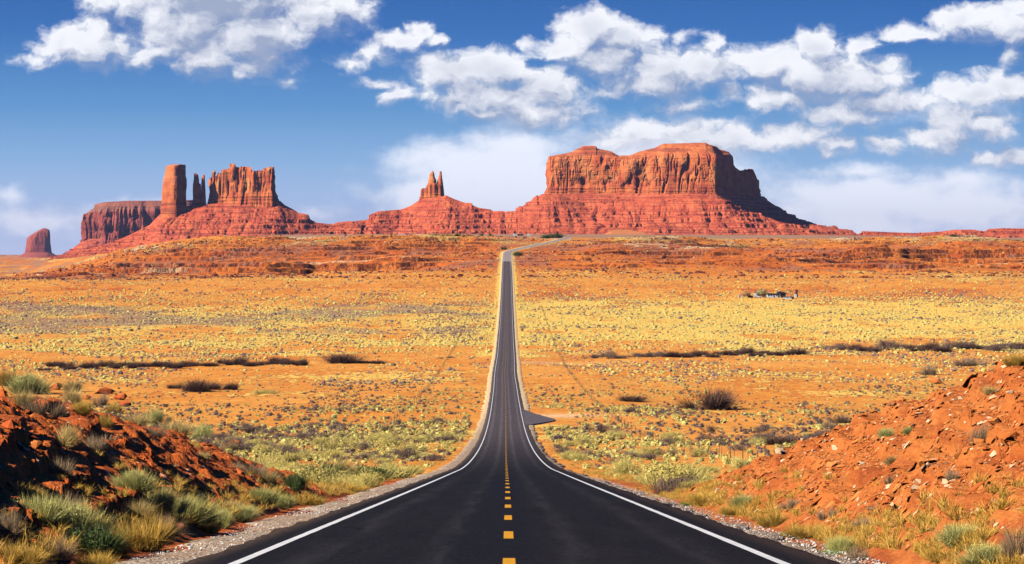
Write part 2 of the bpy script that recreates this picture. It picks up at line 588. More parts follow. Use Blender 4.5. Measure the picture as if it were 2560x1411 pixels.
def ground_z(X, Y, noise=True):
    z = base(X, Y)
    if not noise:
        return z
    d = np.abs(X - road_x(Y))
    offr = ss(d, 7, 34)
    val = fb2(X / 60, Y / 85, 3, 11) * 1.1 + fb2(X / 11, Y / 15, 2, 23) * .22
    z = z + val * offr * ss(Y, 90, 260) * (1 - ss(Y, 3000, 3300) * .3)
    z = z + (fb2(X / 160, Y / 220, 4, 301) * 7 + rid2(X / 60, Y / 90, 2, 303) * 2) * ss(Y, 3400, 3800) * (1 - ss(px_(X, Y), 330, 470)) * (1 - ss(Y, 9000, 14000))
    hill = ss(Y, 2020, 2450) * (1 - ss(Y, 3330, 3500)) * ss(d, 9, 120)
    # long low scarps that face the valley
    px = CX + F * X / np.maximum(Y, 60)
    for yc, hh, a0, a1, back_ in ((2440, 11, (60, 200), (960, 1160), 240), (2770, 9, (480, 640), (1000, 1180), 200), (2905, 7, (820, 930), (1180, 1235), 120),
                                 (2700, 7, (1500, 1700), (1800, 1880), 150), (2790, 11, (2020, 2110), (2500, 2700), 220), (2480, 6, (1980, 2100), (2400, 2600), 160)):
        wx = ss(px, *a0) * (1 - ss(px, *a1)) * ss(d, 10, 80)
        yw = yc + 70 * fb2(X / 130, X * 0 + yc, 3, 71) + 12 * fb2(X / 22, X * 0 + yc, 2, 72)
        hv = 1.5 * hh * (.75 + .5 * fb2(X / 60, X * 0 + yc, 2, 73))
        z = z - hv * wx * ss(Y, yw - back_, yw - 14) * (1 - .55 * ss(Y, yw - 4, yw + 2) - .45 * ss(Y, yw + 9, yw + 15))
    n = fb2(X / 150 + .2 * fb2(X / 60, Y / 60, 2, 5), Y / 120, 5, 31)
    z = z + n * 10 * hill
    zn = z + 3.2 * fb2(X / 170, Y / 170, 2, 7)
    mt = hill * ss(fb2(X / 90, Y / 70, 4, 77), -.2, .12)
    zn = zn + .8 * fb2(X / 18, Y / 18, 3, 8)
    z = z + (terrace(zn, 5.2, .04) - zn) * mt * .9 + (terrace(zn + 2, 1.7, .10) - zn - 2) * hill * .8 + fb2(X / 9, Y / 9, 3, 19) * .7 * hill
    return z


def full_z(X, Y):
    """ground with the road cuts, as it is seen"""
    X, Y = np.broadcast_arrays(np.asarray(X, float), np.asarray(Y, float))
    return ground_z(X, Y) + bank_h(X, Y)


def hit(px, py, y0=26.0, y1=3300.0):
    """where the line of sight through a photo pixel meets the ground"""
    Y = np.geomspace(y0, y1, 3000)
    X = (px - CX) * Y / F
    yy = HY - F * full_z(X, Y) / Y
    k = np.nonzero(yy <= py)[0]
    i = k[0] if len(k) else len(Y) - 1
    return float(X[i]), float(Y[i]), float(full_z(X[i], Y[i]))


def cover(X, Y, z):
    """what grows where: straw grass, grey scrub, pale soil, painted ledge, redness"""
    px = CX + F * X / np.maximum(Y, 60)
    n1 = fb2(X / 90, Y / 160, 4, 41)
    n2 = fb2(X / 35, Y / 60, 4, 57)
    n3 = fb2(X / 14, Y / 24, 3, 91)
    r = ss(px, 1180, 1300)
    left = 1 - r
    d = np.abs(X - road_x(Y))
    gr = ss(Y + 260 * n2, 900, 1350) * (1 - ss(Y + 150 * n2, 1600, 1900)) * 1.0
    gl = ss(Y + 260 * n2, 850, 1250) * (1 - ss(Y + 150 * n2, 1600, 1800)) * .78
    grass = gr * r + gl * left
    grass = np.maximum(grass, .45 * ss(Y, 1750, 2000) * (1 - ss(Y, 2150, 2320)))
    grass = np.maximum(grass, .45 * (1 - ss(Y, 850, 1200)))
    grass = grass + .45 * n2 * (grass > .2)
    grass = np.maximum(grass, .9 * (1 - ss(d, 6, 13)) * ss(Y, 1000, 1250) * (1 - ss(Y, 3200, 3300)))
    grass = np.maximum(grass, .75 * ss(Y, 2850, 3150) * ss(n1, -.15, .3))
    grey = .75 * ss(n1 + n2 * .5, -.3, .35) * ss(Y, 1250, 1330) * (1 - ss(Y, 1650, 1800)) * left
    grey = np.maximum(grey, .35 * ss(n1, -.05, .3) * (1 - ss(Y, 620, 760)))
    grey = np.maximum(grey, .55 * ss(n1 + .4 * n2, -.1, .35) * ss(Y, 1900, 2300))
    grey = np.maximum(grey, .85 * ss(Y, 3330, 3450) * ss(px, 420, 520) + .6 * ss(Y, 3330, 3450) * ss(n1, -.2, .2))
    grey = np.maximum(grey, .55 * ss(Y, 3000, 3200) * ss(n2, -.1, .2))
    pale = .9 * ss(n2, .12, .3) * ss(Y, 3150, 3260) * (1 - ss(Y, 3330, 3400))
    pale = np.maximum(pale, .9 * ss(n3, .0, .2) * ss(px, 1480, 1560) * (1 - ss(px, 1880, 2000)) * ss(Y, 2870, 2900) * (1 - ss(Y, 2960, 3010)))
    pale = np.maximum(pale, .8 * np.exp(-((Y - 2470 - 6 * n1) / 5) ** 2))
    pale = np.maximum(pale, .7 * np.exp(-((Y - 985 - 14 * n2) / 10) ** 2) * (X > 3) * np.exp(-X / 40))
    pale = np.maximum(pale, .85 * np.exp(-((Y - 560 + (X - 8) * 0.3) / 14) ** 2) * (X > 3) * np.exp(-np.maximum(X - 14, 0) / 7))
    red = ss(Y, 2020, 2330) * (1 - .55 * ss(Y, 2950, 3250)) * (.80 + .5 * n1)
    red = np.maximum(red, (1 - ss(Y, 105, 150)) * .9)
    red = np.maximum(red, .14 + 1.3 * n2)
    lf = ss(Y, 3400, 3700) * (1 - ss(px, 330, 470))
    grey = np.where(lf > .5, .75 * ss(n2 + n3 * .6, -.3, .3), grey)
    red = np.where(lf > .5, .6 + n1, red)
    grass = grass - .35 * ss(n3 + n2 * .5, .0, .35) * (Y > 1100) * (Y < 1800)
    return grass, grey, pale, red


# ------------------------------------------------------------------ ground sheet
def ground_material():
    m, k, b, _ = new_mat('desert_soil')
    geo = k.n('ShaderNodeNewGeometry').outputs['Position']
    g, s, p, r, lg = (attr(k, n) for n in ('grass', 'scrub', 'pale', 'red', 'ledge_shade'))
    flat = k.v('MULTIPLY', geo, (1, 1, .3))
    n_big = k.noise(flat, .02, 5, .6)
    n_mid = k.noise(k.v('MULTIPLY', flat, (1, .4, 1)), .16, 6, .7)
    n_fine = k.noise(flat, 1.1, 4, .7)
    n_clump = k.noise(k.v('MULTIPLY', flat, (1, .3, 1)), .42, 4, .75)
    n_cl2 = k.noise(k.v('ADD', flat, (91, 37, 5)), .42, 4, .75)
    sand = k.mix(k.step(n_big, .35, .65), (.84, .33, .045), (.92, .44, .080))
    sand = k.mix(k.step(n_mid, .35, .7), k.mix(.5, sand, (.62, .15, .022)), sand)
    redc = k.mix(k.step(n_mid, .35, .65), (.52, .085, .012), (.72, .165, .018))
    c = k.mix(r, sand, redc)
    gm = k.step(k.m('ADD', k.m('MULTIPLY_ADD', g, .56, -.33), n_clump), .46, .56)
    c = k.mix(gm, c, k.mix(n_fine, (.84, .46, .07), (.98, .68, .16)))
    sm = k.step(k.m('ADD', k.m('MULTIPLY_ADD', s, .5, -.27), n_cl2), .46, .56)
    c = k.mix(k.m('MULTIPLY', sm, .88), c, k.mix(n_fine, (.26, .14, .10), (.50, .33, .20)))
    c = k.mix(k.m('MULTIPLY', p, .9), c, (.90, .62, .32))
    # small plants and stones, with bush shadow painted in as dark dots
    vo = k.n('ShaderNodeTexVoronoi', feature='F1')
    k.put(vo.inputs['Vector'], flat)
    vo.inputs['Scale'].default_value = .28
    dots = k.m('MULTIPLY', k.step(vo.outputs['Distance'], .16, .30, 1, 0), k.step(n_mid, .40, .55))
    c = k.mix(k.m('MULTIPLY', dots, .8), c, (.10, .045, .03))
    c = k.mix(k.m('MULTIPLY', lg, k.step(n_clump, .38, .56, .25, .92)), c, (.085, .022, .012))  # dark rock on steep faces, painted in for the shade of undercuts
    k.put(b.inputs['Base Color'], c)
    h = k.m('ADD', k.m('MULTIPLY', n_fine, .5), k.m('ADD', gm, sm))
    bump(k, b, h, .55, .5)
    return m


M_ground = ground_material()
rows = np.concatenate([np.linspace(-60, 20, 30, endpoint=False), np.linspace(20, 260, 190, endpoint=False), np.geomspace(260, 1900, 400, endpoint=False),
                       np.linspace(1900, 3420, 640, endpoint=False), np.geomspace(3420, 34000, 260)])
cols = np.linspace(-.42, .42, 1000)
GY, GU = np.meshgrid(rows, cols, indexing='ij')
GX = GU * (GY + 130)
g0 = ground_z(GX, GY)
near = (1 - ss(GY, 130, 155))
GZ = g0 + bank_h(GX, GY) - .55 * near * ss(np.abs(GX), 3.0, 3.6) - .55 * near * (1 - ss(np.abs(GX), 3.0, 3.6))
gr_, gy_, pa_, re_ = cover(GX, GY, GZ)
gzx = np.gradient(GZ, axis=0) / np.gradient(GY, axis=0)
led = ss(gzx - .035, .16, .42) * ss(GY, 2030, 2200) * (1 - ss(GY, 3420, 3500))  # mask of steep faces that get the painted shade
Vg = np.stack([GX, GY, GZ], -1).reshape(-1, 3)
me = raw_mesh('ground', Vg, [grid_faces(*GX.shape)], True, {'grass': gr_.ravel(), 'scrub': gy_.ravel(), 'pale': pa_.ravel(), 'red': re_.ravel(), 'ledge_shade': led.ravel()})
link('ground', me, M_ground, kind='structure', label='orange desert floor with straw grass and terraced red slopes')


# ------------------------------------------------------------------ road cuts beside the road
def bank_material(name, c0, c1, c2, c3):
    m, k, b, _ = new_mat(name)
    geo = k.n('ShaderNodeNewGeometry').outputs['Position']
    a = k.noise(k.v('MULTIPLY', geo, (1, .45, 1.6)), .55, 6, .65)
    f = k.noise(geo, 2.6, 6, .75)
    l = k.noise(k.v('MULTIPLY', geo, (.5, .25, 3.0)), 1.1, 4, .6)
    c = k.mix(k.step(a, .35, .65), c0, c1)
    c = k.mix(k.m('MULTIPLY', k.step(l, .48, .66), .6), c, c2)
    c = k.mix(k.m('MULTIPLY', k.step(f, .56, .68), .6), c, c3)
    k.put(b.inputs['Base Color'], c)
    bump(k, b, k.m('ADD', f, k.m('MULTIPLY', l, .7)), .9, .25)
    return m


M_bankR = bank_material('orange_rubble_soil', (.60, .155, .032), (.72, .225, .050), (.38, .070, .018), (.80, .37, .13))
M_bankL = bank_material('red_rubble_soil', (.66, .13, .024), (.76, .19, .035), (.42, .07, .02), (.78, .30, .10))


def bank_surface(X, Y):
    z = full_z(X, Y)
    h = bank_h(X, Y)
    w = ss(h, .05, 1.0)
    n = fb3(X / 1.9, Y / 2.4, z / 1.2, 5, 201, .62) * .42 - rid3(X / .9, Y / 1.2, z / .6, 2, 221) * .14
    zt = z + n * w
    zs = zt + .5 * vn2(X / 6, Y / 6, 8)
    m = w * ss(fb2(X / 5, Y / 6, 3, 303), -.25, .25)
    zt = zt + (terrace(zs, .42, .16) - zs) * m * .8
    return zt + .05 * fb2(X / .35, Y / .45, 2, 401) * ss(h, -.05, .3)


for side, mt, nm, lb in ((-1, M_bankL, 'hill_bank', 'steep dark red rubble bank cut beside the left lane'), (1, M_bankR, 'hill_bank', 'broad sunlit orange rubble bank cut beside the right lane')):
    yy = np.concatenate([np.linspace(6, 28, 60, endpoint=False), np.geomspace(28, 168, 620)])
    la = np.concatenate([np.linspace(4.7, 16, 190, endpoint=False), np.geomspace(16, 52, 90)])
    Y_, L_ = np.meshgrid(yy, la, indexing='ij')
    X_ = road_x(Y_) + side * L_
    Z_ = bank_surface(X_, Y_)
    Z_ -= .5 * ss(Y_, 150, 168) + .28 * (1 - ss(L_, 4.7, 5.4)) + .5 * ss(L_, 47, 52)
    fc = grid_faces(*X_.shape)
    me = raw_mesh(nm, np.stack([X_, Y_, Z_], -1).reshape(-1, 3), [fc if side < 0 else fc[:, ::-1]], False)
    link(nm, me, mt, kind='structure', label=lb)

# ------------------------------------------------------------------ road
RW = 4.35


def road_z(Y):
    return base(road_x(Y), Y) + .32


ry = np.concatenate([np.linspace(-40, 40, 60, endpoint=False), np.geomspace(40, 2500, 620, endpoint=False), np.linspace(2500, 3390, 220)])
rx = road_x(ry)
rt = np.gradient(rx, ry)
rn = np.stack([np.ones_like(rt), -rt], 1) / np.hypot(1, rt)[:, None]


def strip(lats, dz, jitter=None):
    """ribbon that follows the road: lateral offsets and heights"""
    n = len(lats)
    L = np.tile(np.array(lats, float), (len(ry), 1))
    if jitter is not None:
        L = L + jitter(ry, L)
    X = rx[:, None] + rn[:, :1] * L
    Y = ry[:, None] + rn[:, 1:] * L
    Z = road_z(ry)[:, None] + np.array(dz)[None, :]
    return X, Y, Z, L


def asphalt():
    m, k, b, _ = new_mat('asphalt')
    geo = k.n('ShaderNodeNewGeometry').outputs['Position']
    lat, dist = attr(k, 'lat'), attr(k, 'dist')
    lv = k.xyz(lat, k.m('MULTIPLY', dist, .06), 0)
    streak = k.noise(lv, 2.2, 4, .6)
    blot = k.noise(k.v('MULTIPLY', geo, (1, .3, 1)), .55, 7, .7)
    agg = k.noise(geo, 38, 2, .8)
    agg2 = k.noise(geo, 11, 3, .7)
    fac = k.m('MULTIPLY_ADD', k.m('SUBTRACT', streak, .5), .8, k.m('MULTIPLY_ADD', k.m('SUBTRACT', blot, .5), .6, .45), clamp=True)
    c = k.mix(fac, (.004, .004, .004), (.018, .017, .0165))
    old_sheen = k.step(dist, 140, 520)  # older, greyer asphalt far off; grazing light reflection painted into its colour
    c = k.mix(k.m('MULTIPLY', old_sheen, .85), c, k.mix(fac, (.045, .038, .039), (.115, .094, .090)))
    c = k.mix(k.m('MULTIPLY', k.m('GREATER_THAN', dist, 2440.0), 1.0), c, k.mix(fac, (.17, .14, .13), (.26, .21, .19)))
    al = k.m('ABSOLUTE', lat)
    tw = k.m('ADD', k.step(k.m('ABSOLUTE', k.m('SUBTRACT', al, .95)), .0, .42, 1, 0), k.step(k.m('ABSOLUTE', k.m('SUBTRACT', al, 2.75)), .0, .42, 1, 0))
    c = k.mix(k.m('MULTIPLY', tw, k.step(streak, .3, .7, .15, .75)), c, k.v('SCALE', c, 2.2))
    # sealed strip along the centre, darker, ragged on its left side
    edge = k.m('MULTIPLY_ADD', k.noise(k.xyz(0, k.m('MULTIPLY', dist, .11), 0), 1, 3, .6), 1.3, -1.55)
    seal = k.m('MULTIPLY', k.m('MULTIPLY', k.step(k.m('SUBTRACT', lat, edge), 0, .05), k.step(lat, .25, .55, 1, 0)), k.step(dist, 135, 150, 1, 0))
    c = k.mix(k.m('MULTIPLY', seal, .62), c, (.007, .0075, .010))
    cr = k.n('ShaderNodeTexVoronoi', feature='DISTANCE_TO_EDGE')
    k.put(cr.inputs['Vector'], k.v('ADD', k.v('MULTIPLY', geo, (.35, .035, 0)), k.v('SCALE', k.noise(geo, .8, 3, .6, out=1), .12)))
    cr.inputs['Scale'].default_value = 1.0
    crack = k.m('MULTIPLY', k.step(cr.outputs['Distance'], .0, .010, 1, 0), k.step(blot, .5, .6))
    c = k.mix(k.m('MULTIPLY', crack, .85), c, (.002, .002, .002))
    sand_ = k.m('MULTIPLY', k.step(al, 3.9, 4.45), k.step(agg2, .40, .60))
    c = k.mix(k.m('MULTIPLY', sand_, .35), c, (.20, .12, .07))
    tr = k.m('MULTIPLY', k.step(k.noise(k.xyz(0, k.m('MULTIPLY', dist, .05), 0), 1, 2, .8), .63, .66), k.m('MULTIPLY', k.step(k.noise(lv, 4, 2, .6), .5, .56), k.step(dist, 300, 420)))
    c = k.mix(k.m('MULTIPLY', tr, .7), c, (.02, .02, .024))
    c = k.mix(k.m('MULTIPLY', k.step(agg, .50, .62), .7), c, k.v('SCALE', c, 3.6))
    k.put(b.inputs['Base Color'], c)
    k.put(b.inputs['Roughness'], k.step(agg2, .3, .7, .62, .85))
    b.inputs['Specular IOR Level'].default_value = .05
    bump(k, b, k.m('ADD', agg, agg2), .35, .02)
    return m


def edgej(y, L):
    j = (vn2(y[:, None] * 1.3, L * 0 + np.sign(L), 5) - .5) * .30 + (vn2(y[:, None] / 7, L * 0 + np.sign(L), 6) - .5) * .25
    return np.where(np.abs(L) > 4.2, np.sign(L) * np.abs(j), 0)


lats = [-4.75, -4.40, -4.0, -3, -2, -1, 0, 1, 2, 3, 4.0, 4.45, 4.85]
X, Y, Z, L = strip(lats, [-.34, -.05, -.015, 0, .02, .04, .05, .04, .02, 0, -.015, -.05, -.34], edgej)
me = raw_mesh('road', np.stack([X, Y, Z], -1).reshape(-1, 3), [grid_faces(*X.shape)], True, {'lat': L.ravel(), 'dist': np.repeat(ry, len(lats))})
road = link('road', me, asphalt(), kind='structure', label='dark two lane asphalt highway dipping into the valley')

def paint(name, c0, hole):
    m, k, b, _ = new_mat(name)
    geo = k.n('ShaderNodeNewGeometry').outputs['Position']
    a, f = k.noise(geo, 1.3, 5, .7), k.noise(geo, 17, 4, .75)
    c = k.mix(k.step(a, .35, .7), tuple(x * .80 for x in c0), c0)
    c = k.mix(k.step(k.m('MULTIPLY_ADD', a, .35, f), .60 + hole, .66 + hole), c, (.035, .033, .033))
    k.put(b.inputs['Base Color'], c)
    b.inputs['Roughness'].default_value = .7
    return m


M_white = paint('road_paint_white', (.88, .87, .84), .19)
M_yellow = paint('road_paint_yellow', (.88, .40, .012), .16)
for s in (-1, 1):
    a, b_ = sorted((s * 3.575, s * 3.725))
    wj = lambda y, L: (vn2(y[:, None] * .9, L * 7, 9) - .5) * .012
    X, Y, Z, L = strip([a, b_], [.004 + .0, .004 + .0], wj)
    Z = Z - 0.015 * 0 - .011 * 0
    Z = road_z(ry)[:, None] + np.interp(np.abs(L), [0, 1, 2, 3, 4.0], [.05, .04, .02, 0, -.015]) + .006
    me = raw_mesh('edge_line', np.stack([X, Y, Z], -1).reshape(-1, 3), [grid_faces(*X.shape)], True)
    link('edge_line', me, M_white, road, label='solid white line along the %s edge of the highway' % ('left' if s < 0 else 'right'))


def dash_mesh(y0s, ln, name):
    V, Fq = [], []
    for y0 in y0s:
        q = np.linspace(y0, y0 + ln, 5)
        xx = road_x(q)
        zz = road_z(q) + .056
        w = .082
        for i in range(5):
            V += [(xx[i] - w, q[i], zz[i]), (xx[i] + w, q[i], zz[i])]
        n = len(V) - 10
        Fq += [(n + 2 * i, n + 2 * i + 1, n + 2 * i + 3, n + 2 * i + 2) for i in range(4)]
    return raw_mesh(name, np.array(V), [np.array(Fq)])


dash_y = [17.9 + 10.72 * i for i in range(-2, 240)]
for y0 in dash_y[:100]:
    link('centre_dash', dash_mesh([y0], 3.5, 'centre_dash'), M_yellow, road)
link('centre_dash', dash_mesh(dash_y[100:], 3.5, 'centre_dash'), M_yellow, road, kind='stuff')


def gravel_mat():
    m, k, b, _ = new_mat('gravel')
    geo = k.n('ShaderNodeNewGeometry').outputs['Position']
    vo = k.n('ShaderNodeTexVoronoi', feature='F1')
    k.put(vo.inputs['Vector'], geo)
    vo.inputs['Scale'].default_value = 16
    vc = k.sep(vo.outputs['Color'])
    c = k.mix(vc[0], (.34, .22, .13), (.84, .68, .48))
    c = k.mix(k.step(vc[1], .78, .9), c, (.20, .17, .16))
    c = k.mix(k.m('MULTIPLY', k.step(k.noise(geo, .5, 4, .6), .45, .65), .55), c, (.62, .33, .14))
    c = k.mix(k.m('MULTIPLY', k.step(vo.outputs['Distance'], .4, .75), .8), c, (.09, .05, .035))
    far = k.step(attr(k, 'dist'), 300, 700)
    c = k.mix(far, c, (.82, .58, .30))
    k.put(b.inputs['Base Color'], c)
    bump(k, b, k.m('SUBTRACT', 1.0, vo.outputs['Distance']), .9, .03)
    return m


M_gravel = gravel_mat()
for s in (-1, 1):
    out = 6.15 if s < 0 else 5.55
    gj = lambda y, L: np.where(np.abs(L) > 5, np.sign(L) * ((vn2(y[:, None] / 3.0, L * 0 + s, 15) - .6) * .8 + (vn2(y[:, None] / .8, L * 0, 16) - .5) * .3 + .9 * ss(y, 300, 700)[:, None] * (s > 0)), 0)
    ls = [4.1, 4.7, (4.7 + out) / 2, out - .3, out]
    hs_ = [-.12, -.13, -.16, -.22, -.75]
    if s < 0:
        ls, hs_ = [-q for q in ls][::-1], hs_[::-1]
    X, Y, Z, L = strip(ls, hs_, gj)
    me = raw_mesh('road_shoulder', np.stack([X, Y, Z], -1).reshape(-1, 3), [grid_faces(*X.shape)], True, {'dist': np.repeat(ry, len(ls))})
    link('road_shoulder', me, M_gravel, kind='structure', label='pale gravel strip along the %s side of the highway' % ('left' if s < 0 else 'right'))

# paved turnout on the right
pts = [(4.0, 488), (4.7, 492), (7.4, 505), (9.6, 516), (10.6, 523), (10.8, 531), (10.2, 539), (8.2, 557), (6.2, 576), (4.7, 594), (4.0, 606)]
fine_ = []
for (x0, y0), (x1, y1) in zip(pts[:-1], pts[1:]):
    for q in range(5):
        t_ = q / 5
        xx_ = x0 + (x1 - x0) * t_; yy0 = y0 + (y1 - y0) * t_
        fine_.append((xx_ + (.5 * (float(vn2(yy0 * .9, xx_ * 0, 44)) - .5) if xx_ > 4.4 else 0), yy0 + .8 * (float(vn2(yy0 * .7, 3.0, 45)) - .5)))
pts = fine_ + [pts[-1]]
V = []
for x, y in pts:
    V.append((road_x(y) + x, y, float(road_z(y)) - .030 - .01 * (x - 4)))
V2 = [(x + (.5 if i not in (0, len(V) - 1) else 0), y, z - .5) for i, (x, y, z) in enumerate(V)]
n = len(V)
mb = bpy.data.meshes.new('turnout')
c0 = (float(road_x(545)) + 4.0, 545, float(road_z(545)) - .03)
mb.from_pydata([tuple(map(float, p)) for p in V] + [tuple(map(float, p)) for p in V2] + [c0], [], [(i, i + 1, 2 * n) for i in range(n - 1)] + [(i, n + i, n + i + 1, i + 1) for i in range(n - 1)])
link('road_turnout', mb, plain('old_asphalt', (.13, .105, .105), .8, .35, .6), kind='structure', label='paved grey turnout apron on the right of the highway')


# ------------------------------------------------------------------ buttes and mesas
def talus_field(name, px0, px1, S, G, Yr, nc, mat, parent, seed=1, slope=27, amp=1.0, back=.8, ends=(1, 1), sand=None, cone=None):
    """skirt of debris: a ridge line (S: px -> photo y) at depth Yr(px) that falls forward and backward to the ground (G: px -> photo y)"""
    pxs = np.linspace(px0, px1, nc)
    yr = Yr(pxs)
    Xr = (pxs - CX) * yr / F
    zr = (HY - T(S, pxs)) * yr / F
    zg = (HY - T(G, pxs)) * (yr - 150) / F - 3
    h = np.maximum(zr - zg, .5)
    Ln = h / math.tan(R(slope)) + 25
    # breadth of the skirt follows the broad shape, not each step of the ridge line
    kk = np.exp(-(np.arange(-40, 41) / 16.0) ** 2); kk /= kk.sum()
    Ln = np.convolve(np.pad(Ln, 40, 'edge'), kk, 'valid')
    t = np.concatenate([-np.linspace(back, 0, 26, endpoint=False), np.linspace(0, 1.12, 170)])
    TT, _ = np.meshgrid(t, pxs, indexing='ij')
    Xg = np.tile(Xr, (len(t), 1))
    Yg = yr[None, :] - TT * Ln[None, :]
    at = np.abs(TT)
    prof = np.where(at < 1, (1 - np.minimum(at, 1)) ** 1.22, -(at - 1) * 1.0)
    # the steps of the ridge line fade out down the slope
    dxm = (Xr[-1] - Xr[0]) / nc
    lev = [h]
    for w in (8, 18, 36, 60):
        kq = np.exp(-(np.arange(-int(3 * w / dxm), int(3 * w / dxm) + 1) * dxm / w) ** 2); kq /= kq.sum(); r_ = len(kq) // 2
        lev.append(np.convolve(np.pad(h, r_, 'edge'), kq, 'valid'))
    lev = np.array(lev)
    pos = np.clip(at * 1.5, 0, .999) * 4
    i0 = np.minimum(pos.astype(int), 3); fr_ = pos - i0
    jj = np.tile(np.arange(nc), (len(t), 1))
    hB = lev[i0, jj] * (1 - fr_) + lev[i0 + 1, jj] * fr_
    Zg = zg + hB * prof
    if cone is not None:
        Xg, Yg, Zg, at = cone(Xg, Yg, Zg, at, zg)
    env = np.sin(np.pi * np.clip(at, 0, 1)) ** .7
    big = np.minimum(h, 60)[None, :]
    wv = Xg + 16 * fb2(Xg / 60, Yg / 60, 2, seed + 3)
    gul = rid2(wv / 34, at * 1.2 + Yg * 0, 3, seed)
    Zg = Zg + amp * env * (-gul * big * .12 + fb2(Xg / 18, Yg / 18, 4, seed + 9, .6) * 3.8)
    Zg = Zg + amp * np.clip(at * 8, 0, 1) * fb2(Xg / 6, Yg / 6, 3, seed + 19, .6) * 1.0
    zz = Zg + 2.0 * fb2(Xg / 80, Yg / 200, 2, 4)
    st = 15.0
    mask = ss(fb2(Xg / 42, zz / 11, 4, seed + 5), -.12, .16) * np.clip(at * 6, 0, 1)
    led = np.zeros_like(Zg)
    dz = terrace(zz, st, .10) - zz
    Zg = Zg + dz * mask * .62 * amp
    low = 1 - ss(Zg - zg[None, :], 14, 30)
    Zg = Zg + (terrace(zz, 3.6, .14) - zz) * np.maximum(low * .9, .14) * amp * np.clip(at * 6, 0, 1) * ss(fb2(Xg / 60, zz / 5, 2, seed + 31), -.3, .3)
    pale = np.zeros_like(Zg)
    if sand is not None:
        for (cx_, cy_, wx, wy) in sand:
            px_ = CX + F * Xg / Yg
            py_ = HY - F * Zg / Yg
            pale = np.maximum(pale, 1 - ss(np.hypot((px_ - cx_) / wx, (py_ - cy_) / wy) + .25 * fb2(Xg / 30, Yg / 30, 3, 6), .7, 1.1))
        Zg = Zg - (Zg - (zg + h * prof)) * pale * .8
    me = raw_mesh(name, np.stack([Xg, Yg, Zg], -1).reshape(-1, 3), [grid_faces(*Xg.shape)[:, ::-1]], True, {'pale': pale.ravel(), 'cliff': np.zeros(Xg.size)})
    o = link(name, me, mat, parent)
    # fallen blocks lie on the slope
    rg = np.random.default_rng(seed)
    fr = (at > .04) & (at < .97) & (Yg < yr[None, :] + 30) & (pale < .3)
    ii = np.nonzero(fr.ravel())[0]
    nb = int((px1 - px0) * 4.2)
    ii = rg.choice(ii, nb)
    sc = Yg.mean() / 6400
    sz_ = np.clip(np.exp(rg.normal(.7, .5, nb)), 1.0, 7) * sc
    rock_scatter('fallen_blocks', Xg.ravel()[ii] + rg.uniform(-.5, .5, nb), Yg.ravel()[ii], Zg.ravel()[ii] + .1 * sz_, sz_, mat, o.parent, rg)
    return o


def rock_scatter(name, X, Y, Z, S, mat, parent, rg, **kw):
    Vs, Fs, o_ = [], [], 0
    for v in range(6):
        r = np.random.default_rng(3000 + v)
        a = np.linspace(0, 2 * np.pi, 6, endpoint=False)
        rr = r.uniform(.38, .62, (3, 6))
        zz = np.array([-.4, .12, .42])[:, None] + r.uniform(-.08, .08, (3, 6))
        bv = np.stack([np.cos(a + r.uniform(0, .4, (3, 1))) * rr * np.array([1, 1.05, .6])[:, None], np.sin(a) * rr * np.array([1, 1.05, .6])[:, None], zz], -1).reshape(-1, 3)
        q = grid_faces(3, 6, True)
        cap_ = np.array([[12, 13, 14, 15], [12, 15, 16, 17]])
        bf = np.concatenate([q, cap_])
        I = np.arange(v, len(X), 6)
        an = rg.uniform(0, 6.28, len(I))
        c, s_ = np.cos(an)[:, None], np.sin(an)[:, None]
        st = rg.uniform(.6, 1.3, len(I))[:, None]
        x = (bv[None, :, 0] * c - bv[None, :, 1] * s_) * S[I][:, None] * st + X[I][:, None]
        y = (bv[None, :, 0] * s_ + bv[None, :, 1] * c) * S[I][:, None] + Y[I][:, None]
        z = bv[None, :, 2] * S[I][:, None] * rg.uniform(.6, 1.1, len(I))[:, None] + Z[I][:, None]
        V = np.stack([x, y, z], -1).reshape(-1, 3)
        Fs.append((bf[None] + (np.arange(len(I)) * 18)[:, None, None] + o_).reshape(-1, 4))
        Vs.append(V); o_ += len(V)
    V = np.concatenate(Vs)
    me = raw_mesh(name, V, [np.concatenate(Fs)], False, {'pale': np.zeros(len(V)), 'cliff': np.zeros(len(V))})
    return link(name, me, mat, parent, kind='stuff', **kw)


